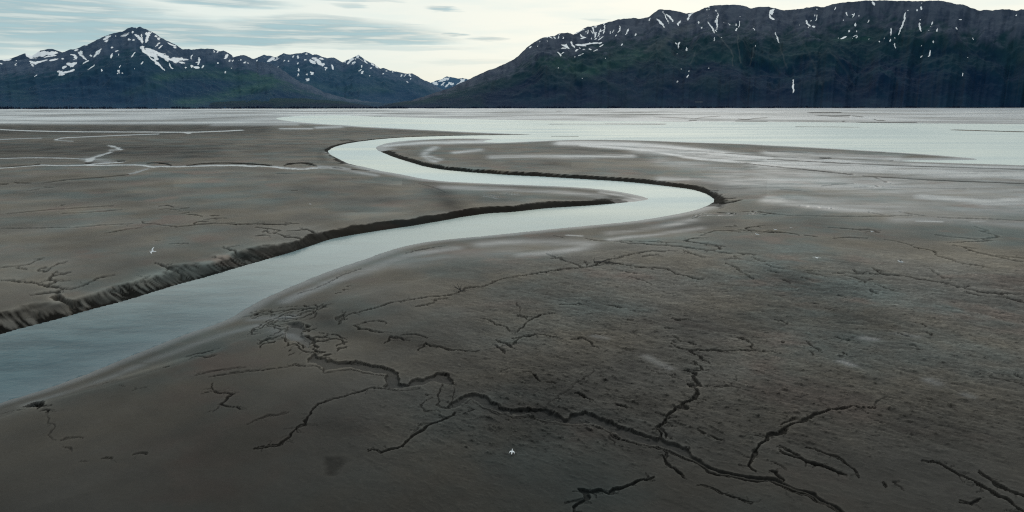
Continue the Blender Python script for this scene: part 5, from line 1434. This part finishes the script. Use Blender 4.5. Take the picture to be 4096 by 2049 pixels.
def gull(me, px, py, alt, yaw, roll, pitch, size, label, group, rng_=None):
    """alt: metres above the mud; placed where the line to it meets that height"""
    x, y = ground(px, py, alt)
    o = link("gull", me, None, label, "bird", None, None, group)
    if not me.materials: me.materials.append(GM)
    o.location = (float(x), float(y), alt)
    o.rotation_euler = Matrix.Rotation(yaw, 3, 'Z').to_4x4().to_3x3().__matmul__(Matrix.Rotation(pitch, 3, 'X')).__matmul__(Matrix.Rotation(roll, 3, 'Y')).to_euler()
    o.scale = (size,) * 3
    for mod in ():
        pass
    md = o.modifiers.new("fuse", 'REMESH'); md.mode = 'VOXEL'; md.voxel_size = 0.007; md.use_smooth_shade = True
    return o


glide = [(0.05, 0.03, 0.03, 0.20), (0.18, 0.06, 0.07, 0.18), (0.34, 0.07, 0.10, 0.15), (0.50, 0.02, 0.09, 0.11), (0.62, -0.04, 0.075, 0.06), (0.70, -0.09, 0.07, 0.02)]
upst = [(0.05, 0.03, 0.03, 0.20), (0.16, 0.06, 0.10, 0.18), (0.30, 0.08, 0.18, 0.15), (0.44, 0.02, 0.24, 0.11), (0.56, -0.05, 0.27, 0.06), (0.64, -0.10, 0.28, 0.02)]
droop = [(0.05, 0.02, 0.03, 0.20), (0.15, 0.02, 0.045, 0.20), (0.22, -0.04, 0.02, 0.20), (0.26, -0.12, -0.02, 0.20), (0.27, -0.18, -0.04, 0.12), (0.25, -0.26, -0.05, 0.04)]
fold = [(0.04, 0.02, 0.02, 0.20), (0.075, -0.01, 0.025, 0.24), (0.088, -0.06, 0.01, 0.26), (0.08, -0.12, 0.0, 0.22), (0.06, -0.24, 0.01, 0.16), (0.03, -0.34, 0.01, 0.05)]
GR = "white gulls over and on the mud"
m_stand = gull_mesh("gull", droop, droop, True, 0.07)
m_glide = gull_mesh("gull", glide, glide)
m_bank = gull_mesh("gull", upst, glide)
m_rest = gull_mesh("gull", fold, fold, True, 0.05)


def height_at(px, py):
    k = np.argmin((PX - px) ** 2 + (PY - py) ** 2)
    return float(H.ravel()[k])


hz0 = height_at(2048, 1818)
gull(m_stand, 2048, 1808, hz0 + 0.24, math.radians(-8), 0, math.radians(14), 0.85, "white gull with half open wings standing alone on the dark foreground mud", GR)
gull(m_bank, 611, 1007, 15.0, math.radians(100), math.radians(-32), 0, 1.0, "white gull flying low over the mud left of the river, wings raised", GR)
gull(m_glide, 3604, 1048, 15.0, math.radians(55), math.radians(26), 0, 1.0, "white gull gliding with tilted wings over the right hand mudflat", GR)
gull(m_glide, 3266, 1032, 9.0, math.radians(5), math.radians(3), 0, 1.0, "white gull gliding level, seen edge on above the right hand mud", GR)
for px, py, lab, s in [(3028, 938, "tiny white gull resting on mud beside the dark crack right of the bend", 1.5),
                       (3101, 919, "tiny white gull inside the curved crack right of the bend", 1.3),
                       (3487, 927, "tiny white gull by the thin dark loop on the right mudflat", 1.2),
                       (1241, 817, "tiny white gull on the bare mud between the two river reaches", 1.2),
                       (3164, 912, "tiny white gull on the open mud beyond the curved crack", 1.0)]:
    hz_ = height_at(px, py)
    gull(m_rest, px, py, hz_ + 0.235 * s, math.radians(80), 0, 0, s, lab, GR)


# ------------------------------------------------------------------ driftwood
def bark(name, c0, c1):
    m, nt, out = mat(name)
    g = N(nt)
    tc = g.n('ShaderNodeTexCoord').outputs['Object']
    b = g.n('ShaderNodeBsdfPrincipled')
    n = g.noise(g.mapping(tc, (1, 6, 6)), 3, 5, 0.7)
    g.set(b.inputs['Base Color'], g.mix(n, c0, c1))
    b.inputs['Roughness'].default_value = 0.85
    g.set(b.inputs['Normal'], g.bump(n, 0.6, 0.03))
    nt.links.new(b.outputs[0], out.inputs[0])
    return m


WOOD = bark("wet_driftwood", (0.010, 0.009, 0.008, 1), (0.028, 0.025, 0.022, 1))


def tube(bm, pts, r0, r1, n=7):
    pts = [Vector(p) for p in pts]
    rings = []
    for i, p in enumerate(pts):
        d = (pts[min(i + 1, len(pts) - 1)] - pts[max(i - 1, 0)]).normalized()
        a = d.cross(Vector((0, 0, 1)))
        if a.length < 1e-3: a = Vector((1, 0, 0))
        a.normalize(); b_ = d.cross(a)
        r = r0 + (r1 - r0) * i / (len(pts) - 1)
        r *= 1 + 0.15 * random.uniform(-1, 1)
        rings.append([tuple(p + a * r * math.cos(t) + b_ * r * math.sin(t)) for t in [2 * math.pi * k / n for k in range(n)]])
    loft(bm, rings)


def wood(name, px, py, parts, label, cat="driftwood", zoff=0.0):
    h = height_at(px, py)
    x, y = ground(px, py, h)
    bm = bmesh.new()
    for pts, r0, r1 in parts:
        tube(bm, pts, r0, r1)
    bmesh.ops.recalc_face_normals(bm, faces=bm.faces)
    me = bpy.data.meshes.new(name); bm.to_mesh(me); bm.free()
    for p in me.polygons: p.use_smooth = True
    o = link(name, me, WOOD, label, cat)
    o.location = (float(x), float(y), h + zoff)
    return o


wood("driftwood_branch", 1842, 1166, [
    ([(0.3, -0.4, 0.02), (-0.1, 0, 0.25), (-0.6, 0.3, 0.45), (-1.1, 0.6, 0.85)], 0.10, 0.04),
    ([(-0.1, 0, 0.25), (-0.3, 0.5, 0.6), (-0.55, 0.9, 0.95)], 0.06, 0.03),
    ([(0.0, 0.0, 0.2), (0.05, 0.4, 0.6), (0.1, 0.5, 0.95)], 0.06, 0.03),
    ([(0.1, -0.1, 0.15), (0.5, -0.2, 0.12), (0.85, -0.3, 0.06)], 0.07, 0.03),
    ([(-0.3, -0.2, 0.05), (-0.6, -0.6, 0.08), (-0.9, -0.8, 0.04)], 0.06, 0.03),
    ([(-0.4, 0.2, 0.4), (-0.7, 0.2, 0.5), (-1.0, 0.25, 0.55)], 0.04, 0.02)], "dark bare branch with forked twigs stranded on the spoke of drainage cracks")
wood("driftwood_tangle", 2412, 1053, [
    ([(-1.6, 0.3, 0.12), (-0.8, 0.2, 0.2), (0.2, -0.1, 0.22), (1.4, -0.5, 0.14), (2.6, -0.9, 0.08)], 0.14, 0.06),
    ([(-1.5, 0.3, 0.08), (-1.6, 0.6, 0.45), (-1.5, 0.8, 0.8)], 0.09, 0.04),
    ([(-0.7, -0.4, 0.06), (0.1, 0.2, 0.35), (0.9, 0.8, 0.5), (1.5, 1.0, 0.45)], 0.08, 0.03),
    ([(-0.4, 0.7, 0.05), (0.3, 0.3, 0.35), (1.2, -0.1, 0.3)], 0.07, 0.04),
    ([(0.4, -0.6, 0.06), (1.0, -1.0, 0.12), (1.7, -1.4, 0.06)], 0.07, 0.03)], "dark tangle of stranded driftwood where two drainage cracks meet")
wood("driftwood_log", 3302, 634, [
    ([(-3.2, 0.2, 0.15), (-1.5, 0.05, 0.22), (0.5, -0.05, 0.22), (2.2, 0.05, 0.2), (3.2, 0.1, 0.18)], 0.25, 0.18),
    ([(1.9, 0.1, 0.3), (2.3, 0.3, 0.55)], 0.07, 0.03)], "dark log lying on the wet silt near the estuary edge at right")

# ------------------------------------------------------------------ world: bright broken overcast
w = bpy.data.worlds.new("World")
sc.world = w
w.use_nodes = True
nt = w.node_tree
for n in list(nt.nodes): nt.nodes.remove(n)
g = N(nt)
wo = g.n('ShaderNodeOutputWorld')
bg = g.n('ShaderNodeBackground')
SUN_EL, SUN_AZ = math.radians(38), math.radians(14)      # azimuth from +Y toward +X
sky = g.n('ShaderNodeTexSky')
sky.sky_type = 'NISHITA'
sky.sun_disc = False
sky.sun_elevation = SUN_EL
sky.sun_rotation = SUN_AZ
sky.air_density = 1.0
sky.dust_density = 2.0
tc = g.n('ShaderNodeTexCoord').outputs['Generated']
sep = g.n('ShaderNodeSeparateXYZ'); nt.links.new(tc, sep.inputs[0])
dx_, dy_, dz_ = sep.outputs
hor = g.m('SQRT', g.m('ADD', g.m('MULTIPLY', dx_, dx_), g.m('MULTIPLY', dy_, dy_)))
el = g.m('DIVIDE', dz_, g.m('MAXIMUM', hor, 0.001))          # tangent of elevation
azn = g.m('ARCTAN2', dx_, dy_)                               # 0 straight up the valley
comb = g.n('ShaderNodeCombineXYZ')
g.set(comb.inputs[0], azn); g.set(comb.inputs[1], g.m('MULTIPLY', el, 7.0))
cvec = comb.outputs[0]
nA = g.noise(g.mapping(cvec, (1, 1, 1)), 7.0, 6, 0.55)
nB = g.noise(g.mapping(cvec, (0.9, 2.2, 1)), 11.0, 5, 0.58)
wob = g.m('SUBTRACT', nA, 0.5)
wob2 = g.m('SUBTRACT', nB, 0.5)


def sky_ellipse(px, py, rx, ry, amp, soft=1.0):
    X_, Y_, Z_ = ray(px, py)
    L_ = math.hypot(X_, Y_)
    a0 = math.atan2(X_, Y_); e0 = Z_ / L_
    ra = rx / F; re = ry / F
    u = g.m('DIVIDE', g.m('ADD', g.m('SUBTRACT', azn, a0), g.m('MULTIPLY', wob, 0.10)), ra)
    v = g.m('DIVIDE', g.m('ADD', g.m('SUBTRACT', el, e0), g.m('MULTIPLY', wob2, 0.016)), re)
    d = g.m('ADD', g.m('MULTIPLY', u, u), g.m('MULTIPLY', v, v))
    return g.m('MULTIPLY', g.ramp(d, 0.15, 1.6, 1.0, 0.0), amp)


cm = None
for e in [(1270, 130, 430, 50, 0.9), (1250, 88, 230, 26, 0.75), (1560, 160, 260, 16, 0.8), (930, 160, 300, 26, 0.9), (300, 110, 640, 62, 0.85), (60, 30, 420, 60, 0.85), (900, 8, 230, 18, 0.8), (640, 130, 300, 40, 0.8), (50, 165, 300, 26, 0.7), (560, 42, 120, 16, 0.6),
          (1770, 35, 62, 9, 0.75), (1800, 138, 70, 9, 0.8), (1935, 158, 70, 8, 0.7), (1400, 25, 60, 9, 0.5), (1450, 190, 420, 10, 0.35), (2410, 78, 50, 7, 0.35), (1420, 3, 170, 6, 0.5), (1650, 100, 60, 5, 0.4), (1900, 250, 200, 12, 0.2), (-500, 100, 500, 90, 0.8)]:
    s = sky_ellipse(*e)
    cm = s if cm is None else g.m('MAXIMUM', cm, s)
streak = g.ramp(nB, 0.36, 0.58, 0.30, 1.0)
cm = g.m('MULTIPLY', cm, streak, clamp=True)
cream = g.mix(g.ramp(azn, -0.5, 0.25), (0.82, 0.89, 0.84, 1), (1.0, 0.99, 0.87, 1))
cream = g.mix(g.ramp(nA, 0.40, 0.7, 0, 0.5), cream, (0.76, 0.87, 0.83, 1))
cream = g.mix(g.ramp(el, 0.0, 0.07, 0.4, 0.0), cream, (0.86, 0.84, 0.68, 1))
grey = g.mix(g.ramp(nB, 0.38, 0.60), (0.10, 0.25, 0.33, 1), (0.32, 0.52, 0.58, 1))
low = g.mix(cm, cream, grey)
# above the frame: a brighter veil round the hidden sun, then heavier grey overhead and behind
nC = g.noise(g.mapping(tc, (2, 2, 5)), 2.2, 5, 0.6)
fwdf = g.ramp(dy_, -0.4, 0.9)
veil = g.mix(fwdf, (0.52, 0.60, 0.64, 1), (1.60, 1.58, 1.40, 1))
zen = g.mix(g.ramp(nC, 0.35, 0.7), (0.50, 0.60, 0.66, 1), (0.78, 0.85, 0.88, 1))
high = g.mix(g.ramp(dz_, 0.19, 0.36), veil, zen)
high = g.mix(g.ramp(nC, 0.45, 0.7, 0, 0.3), high, (0.6, 0.68, 0.72, 1))
cloud = g.mix(g.ramp(el, 0.135, 0.22), low, high)
behind = g.ramp(dy_, -0.1, 0.35)
cloud = g.mix(behind, g.mix(g.ramp(dz_, 0.2, 0.7), (0.50, 0.57, 0.62, 1), zen), cloud)
bright = g.n('ShaderNodeMix', data_type='RGBA', blend_type='MIX')
skymul = g.mix(1.0, sky.outputs[0], (0.08, 0.08, 0.08, 1), 'MULTIPLY')
final = g.mix(0.90, skymul, cloud)
nt.nodes.remove(bright)
nt.links.new(final, bg.inputs[0])
bg.inputs[1].default_value = 1.0
nt.links.new(bg.outputs[0], wo.inputs[0])

sd = bpy.data.lights.new("sun", 'SUN')
sd.energy = 0.8
sd.angle = math.radians(14)
sd.color = (1.0, 0.95, 0.86)
so = bpy.data.objects.new("sun", sd)
COL.objects.link(so)
dirv = Vector((math.sin(SUN_AZ) * math.cos(SUN_EL), math.cos(SUN_AZ) * math.cos(SUN_EL), math.sin(SUN_EL)))
so.rotation_euler = (-dirv).to_track_quat('-Z', 'Y').to_euler()
so.location = (0, 0, 200)
